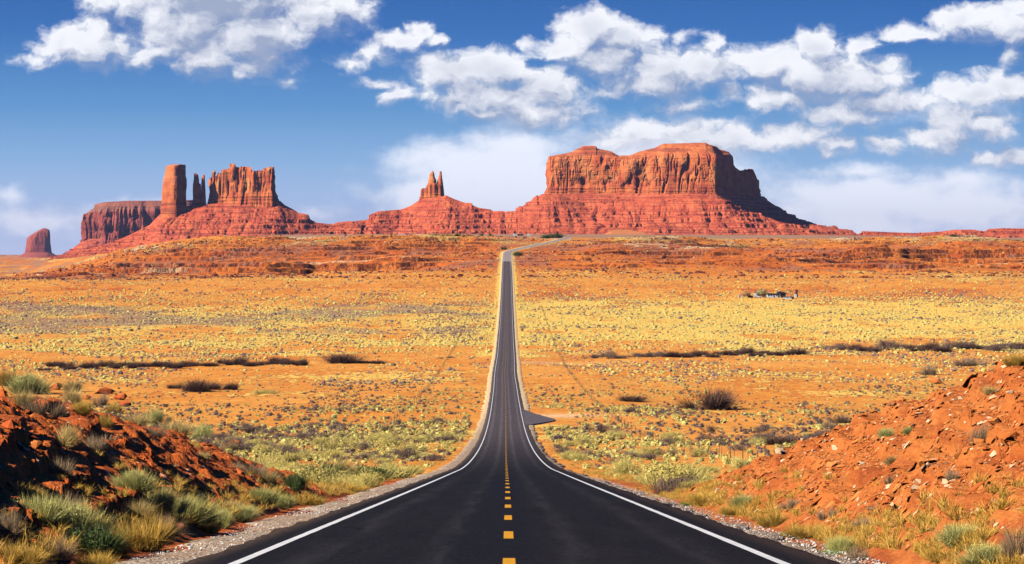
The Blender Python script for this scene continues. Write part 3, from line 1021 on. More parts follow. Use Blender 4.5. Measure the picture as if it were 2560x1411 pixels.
def cliff_loft(name, poly, base_y, top_y, cap_y, mat, parent, seed=1, N=1400, nz=110, A=(9, 4, 1.5), Ls=(42, 15, 5), below=8, jag=2.0, capsteps=5, pale=None, lowband=.26, capk=2.2, cappale=None, slab=2.0):
    P0 = np.array(poly, float)
    XY = np.stack([(P0[:, 0] - CX) * P0[:, 1] / F, P0[:, 1]], 1)
    Q = np.concatenate([XY, XY[:1]])
    sg = np.hypot(*np.diff(Q, axis=0).T)
    s = np.concatenate([[0], np.cumsum(sg)])
    q = np.linspace(0, s[-1], N, endpoint=False)
    x, y = np.interp(q, s, Q[:, 0]), np.interp(q, s, Q[:, 1])
    kw = max(2, int(N * 4 / s[-1]))
    ker = np.exp(-(np.arange(-3 * kw, 3 * kw + 1) / kw) ** 2); ker /= ker.sum()
    x = np.convolve(np.concatenate([x[-3 * kw:], x, x[:3 * kw]]), ker, 'valid')
    y = np.convolve(np.concatenate([y[-3 * kw:], y, y[:3 * kw]]), ker, 'valid')
    tx, ty = np.roll(x, -1) - np.roll(x, 1), np.roll(y, -1) - np.roll(y, 1)
    l = np.hypot(tx, ty) + 1e-9
    area = np.sum(x * np.roll(y, -1) - y * np.roll(x, -1))
    sgn = 1 if area > 0 else -1
    nx, ny = sgn * ty / l, -sgn * tx / l
    px = CX + F * x / y
    zb = (HY - T(base_y, px)) * y / F
    zt = (HY - T(top_y, px)) * y / F + jag * fb2(x / 9, y / 9, 3, seed + 50)
    t = np.concatenate([[-.0], np.linspace(0, 1, nz)])
    TT = np.tile(t[:, None], (1, N))
    Z = zb + (zt - zb) * TT
    Z[0] = zb - below
    X, Y = np.tile(x, (len(t), 1)), np.tile(y, (len(t), 1))
    wob = 6 * fb3(X / 50, Y / 50, Z / 60, 2, seed + 60)
    off = -A[0] * rid3((X + wob) / Ls[0], (Y + wob) / Ls[0], Z / 220, 2, seed) \
        - A[1] * rid3((X + wob) / Ls[1], (Y + wob) / Ls[1], Z / 110, 2, seed + 10) \
        + A[2] * fb3(X / Ls[2], Y / Ls[2], Z / 30, 3, seed + 20)
    hh = np.abs(zt - zb)[None, :]
    for (cs, cw, cdp, sdd) in ((26, .035, 6.0, 301), (11, .05, 3.4, 311), (5, .07, 1.6, 321)):
        cn = np.abs(vn3((X + wob) / cs, (Y + wob) / cs, Z / (cs * 5), seed + sdd) - .5)
        cm = ss(vn3(X / (cs * 1.7), Y / (cs * 1.7), Z / 34, seed + sdd + 5), .42, .62)
        off = off - np.exp(-(cn / cw) ** 2) * cm * cdp * min(1.5, Ls[0] / 45)
    # slabs have come away here and there, leaving flat steps
    sl_ = fb3(X / 30, Y / 30, Z / 26, 3, seed + 331)
    off = off + (np.floor(sl_ * 6) / 6) * slab
    off = off + .5 * fb2(Z / 3.2 + X * 0, X / 70, 2, seed + 30) + .04 * hh * (1 - TT)
    lb = 1 - ss(TT + .06 * fb2(X / 30, Y / 30, 2, 9), lowband - .05, lowband + .05)
    off = off * (1 - .35 * lb) + lb * (1.0 + 3.5 * (1 - TT / max(lowband, .01)) + 1.1 * np.sign(np.sin(Z / 1.4 + 2 * vn2(X / 40, Y / 40, 3))) * .5)
    off = off - 3.0 * ss(TT, .93, 1.0)
    X2, Y2 = X + nx * off, Y + ny * off
    cy = y.mean(); cx = x.mean()
    rings = [np.stack([X2, Y2, Z], -1)]
    rimx, rimy = X2[-1], Y2[-1]
    if cap_y is not None:
        zc = (HY - T(cap_y, px)) * rimy / F
    else:
        zc = zt
    qs = (np.linspace(0, 1, 60) ** 1.7)[1:]
    kr = max(3, int(N * 22 / s[-1])); kq = np.exp(-(np.arange(-2 * kr, 2 * kr + 1) / kr) ** 2); kq /= kq.sum()
    srx = np.convolve(np.concatenate([rimx[-2 * kr:], rimx, rimx[:2 * kr]]), kq, 'valid')
    sry = np.convolve(np.concatenate([rimy[-2 * kr:], rimy, rimy[:2 * kr]]), kq, 'valid')
    for qq in qs:
        wq = min(1, qq * 9) if cap_y is not None else 0
        ax, ay = rimx + (srx - rimx) * wq, rimy + (sry - rimy) * wq
        xx = ax + (cx + (ax - cx) * .86 - ax) * qq
        yy2 = ay + (cy - ay) * qq
        pxx = CX + F * xx / yy2
        if cap_y is not None:
            e = np.clip(qq * capk, 0, 1)
            e = (np.floor(e * capsteps) + ss(e * capsteps - np.floor(e * capsteps), .35, .65)) / capsteps * .8 + e * .2
            ztr = (HY - T(top_y, pxx)) * yy2 / F
            zcc = (HY - T(cap_y, pxx)) * yy2 / F
            z2 = ztr * (1 - e) + zcc * e + fb2(xx / 9, yy2 / 9, 3, seed + 70) * 2.2
        else:
            z2 = (HY - T(top_y, pxx)) * yy2 / F + jag * fb2(xx / 9, yy2 / 9, 3, seed + 50) - 2 * qq
        rings.append(np.stack([xx, yy2, z2], -1)[None])
    V = np.concatenate(rings, 0)
    nr = V.shape[0]
    cl = np.ones((nr, N)); cl[len(t):] = 0
    cl[:len(t)] = 1 - .7 * lb
    pl = np.zeros((nr, N))
    if cappale: pl[len(t):] = cappale
    if pale is not None:
        pp = ss(fb2(X / 26, Z / 60, 3, seed + 90), -.05, .35) * ss(TT, lowband, lowband + .25)
        pl[:len(t)] = pp * pale
        pl[len(t):] = .25 * pale
    f = grid_faces(nr, N, True)
    me = raw_mesh(name, V.reshape(-1, 3), [f if area > 0 else f[:, ::-1]], True, {'cliff': cl.ravel(), 'pale': pl.ravel()})
    return link(name, me, mat, parent)


def spire(name, levels, Yc, depth, mat, parent, seed=1, rot=0.0, N=150, nz=110, below=6, sq=3.2, amp=1.0, pale=0.0, L=9.0):
    """free-standing rock: outline given as (photo y, left px, right px) from the foot up"""
    lv = np.array(levels, float)
    ys = np.linspace(lv[0, 0], lv[-1, 0], nz)
    o = np.argsort(lv[:, 0])
    lp = np.interp(ys, lv[o, 0], lv[o, 1]); rp = np.interp(ys, lv[o, 0], lv[o, 2])
    z = (HY - ys) * Yc / F
    a = np.linspace(0, 2 * np.pi, N, endpoint=False)
    ca, sa = np.cos(a - rot), np.sin(a - rot)
    rr = (np.abs(ca) ** sq + np.abs(sa) ** sq) ** (-1 / sq)
    ux, uy = rr * np.cos(a), rr * np.sin(a)
    ux = ux / np.abs(ux).max(); uy = uy / np.abs(uy).max()
    c = ((lp + rp) / 2 - CX) * Yc / F
    w = (rp - lp) / 2 * Yc / F
    X = c[:, None] + ux[None] * w[:, None]
    dd = depth * (w / w.max()) ** .8 / 2
    Y = Yc + uy[None] * dd[:, None]
    Z = np.tile(z[:, None], (1, N))
    nn = amp * (-rid3(X / L, Y / L, Z / (L * 7), 2, seed) * .10 * L + .045 * L * fb3(X / (L / 3), Y / (L / 3), Z / L, 3, seed + 7))
    nn = nn + amp * .25 * fb2(Z / 2.4, X * 0, 2, seed + 8)
    hfade = np.minimum(1, w / (.5 * L + 1e-6))[:, None]
    X = X + ux * nn * hfade
    Y = Y + uy * nn * hfade
    topc = np.stack([np.full(N, X[-1].mean()), np.full(N, Y[-1].mean()), np.full(N, z[-1] + .4)], -1)[None]
    mid = np.stack([X[-1] * .5 + X[-1].mean() * .5, Y[-1] * .5 + Y[-1].mean() * .5, np.full(N, z[-1] + .3)], -1)[None]
    bot = np.stack([X[0], Y[0], Z[0] - below], -1)[None]
    V = np.concatenate([bot, np.stack([X, Y, Z], -1), mid, topc], 0)
    tt = np.linspace(0, 1, V.shape[0])[:, None] * np.ones((1, N))
    pl = pale * ss(tt, .35, .6) * ss(fb3(V[..., 0] / 20, V[..., 1] / 20, V[..., 2] / 50, 2, seed + 4), -.2, .3)
    me = raw_mesh(name, V.reshape(-1, 3), [grid_faces(V.shape[0], N, True)], True, {'cliff': ss(tt, .2, .4).ravel(), 'pale': pl.ravel()})
    return link(name, me, mat, parent)


def butte(name, label, x, y, z=0):
    o = link(name, None, label=label, cat=name.split('_')[-1], kind='structure')
    return o


# far mesas on the left horizon
b = butte('far_mesa', 'faint purple mesa line on the far left horizon', 0, 0)
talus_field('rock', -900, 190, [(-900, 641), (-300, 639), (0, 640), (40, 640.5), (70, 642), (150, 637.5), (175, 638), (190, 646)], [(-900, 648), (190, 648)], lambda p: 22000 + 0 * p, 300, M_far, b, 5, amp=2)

# far left butte
b = butte('small_butte', 'small rounded purple red butte standing alone at the far left', 0, 0)
D1 = 14000
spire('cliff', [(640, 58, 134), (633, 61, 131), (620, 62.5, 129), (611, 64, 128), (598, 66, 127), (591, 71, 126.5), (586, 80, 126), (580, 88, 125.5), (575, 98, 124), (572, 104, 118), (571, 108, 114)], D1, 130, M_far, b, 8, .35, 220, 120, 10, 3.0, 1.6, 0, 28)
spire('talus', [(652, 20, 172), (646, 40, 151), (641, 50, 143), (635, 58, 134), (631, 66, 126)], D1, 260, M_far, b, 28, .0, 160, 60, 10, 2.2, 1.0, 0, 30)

# broad mesa behind the castle rocks
b = butte('broad_mesa', 'broad dark fluted mesa with a flat pale rimmed top behind the castle rocks', 0, 0)
D2 = 9500
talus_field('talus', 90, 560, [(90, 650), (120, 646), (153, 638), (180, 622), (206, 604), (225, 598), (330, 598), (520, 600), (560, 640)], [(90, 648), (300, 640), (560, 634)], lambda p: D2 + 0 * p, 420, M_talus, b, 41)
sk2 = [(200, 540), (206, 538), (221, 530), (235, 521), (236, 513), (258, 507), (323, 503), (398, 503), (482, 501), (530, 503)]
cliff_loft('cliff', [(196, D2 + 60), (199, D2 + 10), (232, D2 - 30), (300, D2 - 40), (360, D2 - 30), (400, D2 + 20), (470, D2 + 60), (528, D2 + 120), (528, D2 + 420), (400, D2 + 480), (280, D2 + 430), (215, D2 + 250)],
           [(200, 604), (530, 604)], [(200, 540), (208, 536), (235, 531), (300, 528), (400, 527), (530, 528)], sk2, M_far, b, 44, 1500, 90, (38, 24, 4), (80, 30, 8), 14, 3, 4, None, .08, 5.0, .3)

# castle rocks on their own skirt
b = butte('castle_butte', 'jagged castle like red butte with a thick tower and thin spires on its left', 0, 0)
D3 = 6400
S3 = [(120, 652), (150, 643), (200, 629), (240, 618), (270, 609), (306, 596), (340, 580), (374, 563), (405, 531), (430, 519), (480, 514), (600, 505), (680, 501), (693, 500), (701, 503), (712, 513), (737, 526), (745, 532), (771, 537), (776, 549), (792, 557), (830, 561), (845, 556), (878, 553), (905, 556)]
G3 = [(120, 655), (300, 634), (500, 603), (700, 591), (905, 588)]
talus_field('talus', 120, 905, S3, G3, lambda p: D3 + 0 * p, 1050, M_talus, b, 61)
cliff_loft('castle_wall', [(519, D3 + 48), (523, D3 + 26), (560, D3 + 12), (590, D3 - 8), (640, D3 - 22), (680, D3 - 32), (690, D3 - 10), (694, D3 + 30), (680, D3 + 56), (600, D3 + 70), (530, D3 + 74)],
           [(510, 518), (560, 522), (600, 524), (640, 514), (700, 504)],
           [(518, 450), (520, 447), (525, 444), (528, 453), (530.5, 431), (535, 426), (541, 438), (543, 450), (545, 433), (549, 433), (553, 437), (554, 426), (575, 421.5), (577.5, 410), (586, 410.5), (588, 418), (599, 419), (601, 417), (626, 418), (629, 427.6), (643, 428), (645, 426), (656, 428), (662, 422), (675, 418), (678, 423), (680, 418), (685, 418), (690.5, 432), (692, 436), (695, 445)],
           None, M_cliff, b, 66, 1300, 130, (8.5, 5.0, 1.4), (30, 12, 4), 10, 1.3, 5, .9, .34, 2.2, None, 3.5)
spire('tower', [(530, 402, 468), (514, 404, 465.5), (480, 404.5, 465), (462, 407, 466.5), (447, 408, 466), (440, 410, 464), (425, 412.5, 464), (417, 414, 464), (414, 421, 464), (412, 430, 462)], D3 - 12, 70, M_cliff, b, 71, -.58, 260, 140, 16, 5.0, 1.1, .35, 16)
spire('spire', [(520, 481, 504), (500, 482, 503), (460, 482.5, 502), (459, 483, 498), (445, 485, 497.5), (437, 485, 495), (433, 486.5, 489)], D3, 26, M_cliff, b, 74, -.38, 140, 110, 12, 3, 1.0, .9, 8)
spire('spire', [(520, 502, 516), (490, 502.5, 514.5), (460, 503, 513), (443, 504.5, 512.5), (439, 506, 512), (437.5, 508, 511)], D3 + 8, 16, M_cliff, b, 79, -.38, 120, 110, 12, 3, 1.0, .5, 7)

# two thin spires on a stepped pyramid
b = butte('spire_butte', 'stepped red pyramid topped by two thin rock spires in the middle distance', 0, 0)
D4 = 6500
S4 = [(850, 560), (862, 555.5), (878, 554), (911, 550.5), (921, 549), (922.5, 538), (944, 529), (1003, 524), (1026, 515), (1045, 503), (1060, 497), (1108, 491), (1115, 488.5), (1136, 498), (1161, 507), (1180, 508), (1181.5, 513.5), (1197, 520), (1225, 523.7), (1232, 528), (1262, 528)]
talus_field('talus', 850, 1262, S4, [(850, 589), (1262, 588.5)], lambda p: D4 - 100 + np.interp(p, [850, 1000, 1240, 1262], [0, 100, 20, 0]), 620, M_talus, b, 82)
cliff_loft('foot_block', [(1050, D4 + 8), (1052, D4 - 8), (1080, D4 - 14), (1105, D4 - 10), (1111, D4 + 6), (1106, D4 + 22), (1070, D4 + 24)], [(1040, 503), (1120, 496)],
           [(1049, 472), (1064, 471), (1068, 462), (1072, 460), (1092, 458), (1107, 468), (1110, 473), (1112, 482)], None, M_cliff, b, 84, 420, 90, (3.2, 1.6, .6), (13, 6, 3), 8, .8, 5, .3, .35)
spire('spire', [(490, 1066, 1096), (470, 1068, 1094), (460, 1069, 1092), (450, 1070.5, 1091), (443, 1073, 1087.5), (436, 1073.5, 1086.5), (431, 1077, 1085), (428, 1080, 1083)], D4, 26, M_cliff, b, 86, -.35, 150, 110, 10, 3, 1.0, .6, 8)
spire('spire', [(490, 1090, 1111), (473, 1091, 1109.5), (460, 1091.5, 1108), (447, 1095, 1106.2), (440, 1097, 1105), (434, 1099, 1104.5), (430.5, 1098, 1104.3), (428.5, 1100, 1104)], D4 + 4, 22, M_cliff, b, 88, -.35, 150, 110, 10, 3.5, .8, .2, 7)

# great mesa
b = butte('great_mesa', 'great red mesa with two low domes on top and a shadowed right end', 0, 0)
D5 = 6200
yfront = [(1255, D5 + 60), (1340, D5 + 40), (1372, D5), (1700, D5 - 10), (1800, D5 + 10), (1835, D5 + 130), (1870, D5 + 230), (1911, D5 + 350), (1960, D5 + 340), (2010, D5 + 260), (2100, D5 + 60), (2160, D5 - 40), (2700, D5 - 40)]
S5 = [(1250, 528), (1262, 527.5), (1268, 523.7), (1294, 518.6), (1308, 513.5), (1309.5, 507), (1327, 501), (1332, 493), (1342, 486), (1346, 489), (1357, 484), (1380, 480), (1600, 479), (1795, 479), (1830, 483), (1870, 488), (1911, 493), (1918, 500), (1961, 524), (1963, 528), (2002, 544.5), (2032, 560), (2063, 567), (2100, 573), (2140, 577)]
S5 += [(2169, 578.7), (2205, 580), (2288, 583), (2345, 580), (2383, 575), (2434, 574), (2455, 578.5), (2462, 578.7), (2471, 572.7), (2505, 571), (2562, 571.5), (2700, 570), (3100, 574), (3400, 590)]
G5 = [(1250, 588.5), (1600, 589.5), (2000, 591), (2300, 595), (3400, 598)]
POLY5 = [(1357, D5 + 130), (1359, D5 + 80), (1374, D5 + 48), (1400, D5 + 38), (1450, D5 + 36), (1530, D5 + 22), (1600, D5), (1660, D5 - 26), (1740, D5 - 42), (1788, D5 - 44), (1799, D5 - 16), (1822, D5 + 90), (1850, D5 + 170), (1885, D5 + 260), (1908, D5 + 330), (1911, D5 + 380), (1890, D5 + 430), (1700, D5 + 430), (1500, D5 + 330), (1400, D5 + 240)]
FD = [(0, 0), (6, 3), (10, 9), (30, 20), (52, 32), (56, 37), (94, 53), (126, 68), (158, 76), (198, 83), (250, 92), (300, 102), (380, 116), (800, 150)]


def mesa_cone(Xg, Yg, Zg, at, zg):
    """skirt that falls away from the foot of the cliff on every side"""
    nr_, nc_ = Xg.shape
    ys_ = np.concatenate([np.linspace(D5 + 620, D5 + 60, 30, endpoint=False), np.linspace(D5 + 60, D5 - 430, nr_ - 30)])
    Yn = np.tile(ys_[:, None], (1, nc_))
    Xn = Xg
    P = np.array([((p - CX) * q / F, q) for p, q in POLY5])
    dmin = np.full(Xn.shape, 1e9)
    for i in range(len(P)):
        a_, b_ = P[i], P[(i + 1) % len(P)]
        e = b_ - a_
        t_ = np.clip(((Xn - a_[0]) * e[0] + (Yn - a_[1]) * e[1]) / (e @ e), 0, 1)
        dmin = np.minimum(dmin, np.hypot(Xn - a_[0] - t_ * e[0], Yn - a_[1] - t_ * e[1]))
    # inside the outline: keep at the foot height
    ins = np.zeros(Xn.shape, bool)
    for i in range(len(P)):
        (x1, y1), (x2, y2) = P[i], P[(i + 1) % len(P)]
        c_ = (y1 > Yn) != (y2 > Yn)
        ins ^= c_ & (Xn < (x2 - x1) * (Yn - y1) / (y2 - y1 + 1e-9) + x1)
    dmin[ins] = 0
    dmin = dmin * (1 + .10 * fb2(Xn / 90, Yn / 90, 2, 140))
    zf = (HY - 485) * (D5 + 60) / F
    zc_ = zf - T(FD, dmin) * D5 / F * 1.03
    # the ridge that runs out to the left
    hr = T([(1250, 528), (1262, 527.5), (1268, 523.7), (1294, 518.6), (1308, 513.5), (1309.5, 507), (1327, 501), (1332, 493), (1342, 486), (1346, 489), (1357, 484), (1400, 486), (1500, 520), (1600, 585)], CX + F * Xn / D5)
    zr_ = (HY - hr) * D5 / F
    kq = np.exp(-(np.arange(-30, 31) / 14.0) ** 2); kq /= kq.sum()
    zs_ = np.convolve(np.pad(zr_[0], 30, 'edge'), kq, 'valid')[None, :] * np.ones((nr_, 1))
    dd_ = np.abs(Yn - D5)
    wq = ss(dd_, 0, 60)
    zr_ = zr_ * (1 - wq) + zs_ * wq
    zr_ = zr_ - (zr_ - zg[None, :]) * (1 - (1 - np.clip(dd_ / 230, 0, 1)) ** 1.25)
    zz_n = np.maximum(zc_, zr_)
    zz_n = np.maximum(zz_n, zg[None, :] - 9)
    at_n = np.clip((zf - zz_n) / np.maximum(zf - zg[None, :], 5), 0, 1)
    at_n = np.where(ins | (dmin < 1), 0, np.maximum(at_n, .12))
    return Xn, Yn, zz_n, at_n


talus_field('talus', 1250, 2165, S5, G5, lambda p: D5 + 0 * p, 1250, M_talus, b, 101, slope=29, sand=[(1570, 592, 60, 13)], cone=mesa_cone)
cliff_loft('cliff', [(1357, D5 + 130), (1359, D5 + 80), (1374, D5 + 48), (1400, D5 + 38), (1450, D5 + 36), (1530, D5 + 22), (1600, D5), (1660, D5 - 26), (1740, D5 - 42), (1788, D5 - 44), (1799, D5 - 16), (1822, D5 + 90), (1850, D5 + 170), (1885, D5 + 260), (1908, D5 + 330), (1911, D5 + 380), (1890, D5 + 430), (1700, D5 + 430), (1500, D5 + 330), (1400, D5 + 240)],
           [(1350, 488), (1440, 484), (1600, 486), (1790, 484), (1830, 490), (1911, 500)],
           [(1357, 455), (1359, 432), (1366, 410), (1372, 393), (1440, 391), (1500, 394), (1570, 397), (1640, 391), (1700, 389), (1760, 389), (1798, 388), (1822, 387), (1832, 394), (1833, 412), (1839, 420), (1849, 428), (1866, 426.5), (1872, 423.5), (1881, 424), (1888, 436), (1893, 449), (1898, 453), (1903, 449), (1906, 459), (1911, 480)],
           [(1357, 455), (1359, 432), (1366, 408), (1372.6, 391), (1390, 389), (1417, 384.6), (1430, 381), (1452.6, 369), (1458, 366), (1490, 366.6), (1493, 372.7), (1529, 380.5), (1546, 390.7), (1573, 390.7), (1597, 381), (1638, 371), (1658, 361), (1764, 358.4), (1771, 362.5), (1791, 367.6), (1798, 374.4), (1821, 381), (1832, 393), (1833, 412), (1839, 420), (1849, 428), (1866, 426.5), (1872, 423.5), (1881, 424), (1888, 436), (1893, 449), (1898, 453), (1903, 449), (1906, 459), (1911, 480)],
           M_cliff, b, 111, 2800, 150, (12, 5.0, 1.3), (88, 30, 8), 12, 1.2, 6, .35, .22, 3.2, None, 6.5)

b = butte('low_ridge', 'low red hills trailing away to the right of the great mesa', 0, 0)
talus_field('talus', 2155, 3400, S5, G5, lambda p: T(yfront, p), 900, M_talus, b, 131, slope=22, amp=.8)


# ------------------------------------------------------------------ plants
rng = np.random.default_rng(7)


def leaf_mat(name, c0, c1, trans=.25, rough=.85):
    m, k, b, out = new_mat(name)
    oi = k.n('ShaderNodeObjectInfo').outputs['Random']
    t = attr(k, 'tint')
    f = k.m('MULTIPLY_ADD', t, .8, k.m('MULTIPLY', oi, .2), clamp=True)
    c = k.mix(f, c0, c1)
    k.put(b.inputs['Base Color'], c)
    b.inputs['Roughness'].default_value = rough
    tr = k.n('ShaderNodeBsdfTranslucent')
    k.put(tr.inputs[0], c)
    ms = k.n('ShaderNodeMixShader')
    ms.inputs[0].default_value = trans
    k.t.links.new(b.outputs[0], ms.inputs[1])
    k.t.links.new(tr.outputs[0], ms.inputs[2])
    k.t.links.new(ms.outputs[0], out.inputs[0])
    return m


M_sage = leaf_mat('sage_leaf', (.42, .40, .09), (.92, .84, .30))
M_straw = leaf_mat('straw_grass', (.62, .38, .09), (.96, .72, .28))
M_gold = leaf_mat('golden_grass', (.74, .40, .05), (.98, .64, .15))
M_brown = leaf_mat('dry_twig', (.30, .18, .10), (.66, .46, .25))
M_dark = leaf_mat('bare_dark_twig', (.07, .035, .03), (.26, .14, .09), .1)
M_yellow_b = leaf_mat('rabbitbrush', (.72, .52, .10), (.98, .82, .26), .15)
M_greyb = leaf_mat('grey_sagebrush', (.12, .072, .055), (.40, .26, .18), .1)
M_deep = leaf_mat('deep_green_leaf', (.05, .08, .025), (.17, .22, .07))
M_bright = leaf_mat('bright_green_leaf', (.08, .20, .03), (.22, .45, .08))


def blades(n, seed, spread=1.0, curve=.35, w=.011, twig=0.0, lmin=.55, clump=5):
    """tuft of thin curved blades, unit size: about 1 wide, 1 tall"""
    r = np.random.default_rng(seed)
    cc = r.normal(0, .20 * spread, (clump, 2))
    ci = r.integers(0, clump, n)
    base_ = cc[ci] + r.normal(0, .06, (n, 2))
    a = r.uniform(0, 2 * np.pi, n)
    th = np.abs(r.normal(0, .45 * spread, n))
    th = np.clip(th, 0, 1.35)
    lean = cc[ci] * 1.2
    d = np.stack([np.sin(th) * np.cos(a) + lean[:, 0], np.sin(th) * np.sin(a) + lean[:, 1], np.cos(th)], 1)
    d /= np.linalg.norm(d, axis=1)[:, None]
    ln = r.uniform(lmin, 1.0, n) * (1 - .25 * np.hypot(cc[ci][:, 0], cc[ci][:, 1]))
    side = np.stack([-np.sin(a + r.normal(0, .8, n)), np.cos(a + r.normal(0, .8, n)), r.normal(0, .3, n)], 1)
    side /= np.linalg.norm(side, axis=1)[:, None]
    ww = w * r.uniform(.6, 1.4, n)
    p0 = np.concatenate([base_, np.full((n, 1), -.03)], 1)
    out = np.stack([np.cos(a), np.sin(a), np.zeros(n)], 1)
    bend = curve * r.uniform(.2, 1.2, n)[:, None]
    jit = r.normal(0, .055, (n, 3))
    p1 = p0 + d * (ln * .5)[:, None] + out * bend * .12 + jit
    p2 = p0 + r.normal(0, .05, (n, 3)) + jit * 1.6 + d * ln[:, None] + out * bend * .42 - np.array([0, 0, 1]) * bend * .25
    V = np.stack([p0 - side * ww[:, None], p0 + side * ww[:, None], p1 + side * ww[:, None] * .9, p1 - side * ww[:, None] * .9, p2], 1)
    i = np.arange(n)[:, None] * 5
    quads = np.concatenate([i, i + 1, i + 2, i + 3], 1)
    tris = np.concatenate([i + 3, i + 2, i + 4], 1)
    tn = r.uniform(0, 1, n)
    tint = np.repeat(tn, 5) * .75 + np.tile([0, 0, .15, .15, .25], n)
    return V.reshape(-1, 3), [quads, tris], tint


def leafy(n, seed, size=.05, flat=.62, lumps=7, core=True):
    """dense low bush: small leaf faces over several lobes, with a solid-looking heart"""
    r = np.random.default_rng(seed)
    lc = np.stack([r.normal(0, .22, lumps), r.normal(0, .22, lumps), r.uniform(.12, .42, lumps) * flat / .62], 1)
    lr = r.uniform(.16, .30, lumps)
    li = r.integers(0, lumps, n)
    d = r.normal(0, 1, (n, 3)); d[:, 2] = np.abs(d[:, 2]) * .9 - .15
    d /= np.linalg.norm(d, axis=1)[:, None]
    p = lc[li] + d * (lr[li] * r.uniform(.72, 1.08, n))[:, None] * np.array([1, 1, flat / .62])
    p[:, 2] = np.maximum(p[:, 2], .0)
    nrm = d + r.normal(0, .45, (n, 3))
    nrm /= np.linalg.norm(nrm, axis=1)[:, None]
    a = np.cross(nrm, r.normal(0, 1, (n, 3))); a /= np.linalg.norm(a, axis=1)[:, None]
    b_ = np.cross(nrm, a)
    s = size * r.uniform(.6, 1.5, n)[:, None]
    V = np.stack([p - a * s, p + b_ * s * .7, p + a * s, p - b_ * s * .7], 1)
    i = np.arange(n)[:, None] * 4
    return V.reshape(-1, 3), [np.concatenate([i, i + 1, i + 2, i + 3], 1)], np.repeat(r.uniform(0, 1, n), 4)


def combine(parts):
    Vs, Qs, Ts, tn, o = [], [], [], [], 0
    for V, fl, t in parts:
        Vs.append(V); tn.append(t)
        for f in fl:
            (Qs if f.shape[1] == 4 else Ts).append(f + o)
        o += len(V)
    return np.concatenate(Vs), [np.concatenate(x) for x in (Qs, Ts) if x], np.concatenate(tn)


def mk(name, parts, mat):
    V, fl, t = combine(parts)
    V = V.copy()
    for a_ in (0, 1):
        lo, hi = np.percentile(V[:, a_], [4, 96])
        V[:, a_] = (V[:, a_] - (lo + hi) / 2) / (hi - lo)
    V[:, 2] /= np.percentile(V[:, 2], 97)
    me = raw_mesh(name, V, fl, False, {'tint': t})
    me.materials.append(mat)
    return me


VAR = {
    'sage': [mk('sagebrush', [blades(2600, s, 1.1, .25, .0065, clump=11), leafy(500, s + 5, .020, .8)], M_sage) for s in (1, 2, 3)],
    'straw': [mk('straw_tuft', [blades(1000, s, 1.0, .6, .0065, clump=4)], M_straw) for s in (11, 12, 13)],
    'gold': [mk('golden_tuft', [blades(2200, s, 1.25, .4, .0062, clump=9, lmin=.4)], M_gold) for s in (21, 22, 23)],
    'brown': [mk('twiggy_shrub', [blades(900, s, 1.5, .15, .007, clump=6, lmin=.4)], M_brown) for s in (31, 32, 33)],
    'dark': [mk('bare_shrub', [blades(1300, s, 1.25, .1, .0065, clump=9, lmin=.4), leafy(300, s, .022, .7)], M_dark) for s in (41, 42, 43, 44)],
    'rabbit': [mk('rabbitbrush', [leafy(1500, s, .020, .75, 12), blades(350, s, 1.2, .1, .0045, clump=9)], M_yellow_b) for s in (51, 52, 53)],
    'grey': [mk('grey_sagebrush', [leafy(1300, s, .020, .6, 11), blades(350, s, 1.4, .1, .0045, clump=9)], M_greyb) for s in (61, 62, 63)],
    'deep': [mk('green_shrub', [leafy(900, s, .030, .75, 9), blades(500, s, 1.2, .15, .010, clump=7)], M_deep) for s in (71, 72)],
    'bright': [mk('green_clump', [blades(600, s, 1.0, .5, .012, clump=5)], M_bright) for s in (81,)],
}
NAMES = {'sage': ('sagebrush', 'shrub'), 'straw': ('straw_tuft', 'grass tuft'), 'gold': ('golden_tuft', 'grass tuft'), 'brown': ('twiggy_shrub', 'shrub'), 'dark': ('bare_shrub', 'shrub'),
         'rabbit': ('rabbitbrush', 'shrub'), 'grey': ('grey_shrub', 'shrub'), 'deep': ('green_shrub', 'shrub'), 'bright': ('green_clump', 'plant')}
cnt = 0


def plant(kind, x, y, z, w, h, label, group=None, rz=None, sink=.04):
    global cnt
    vs = VAR[kind]
    me = vs[cnt % len(vs)]
    cnt += 1
    o = link(NAMES[kind][0], me, None, label=label, cat=NAMES[kind][1], group=group)
    o.location = (x, y, z - sink * h)
    o.rotation_euler = (0, 0, rng.uniform(0, 6.28) if rz is None else rz)
    o.scale = (w * 1.08, w * 1.08, h * 1.05)
    return o


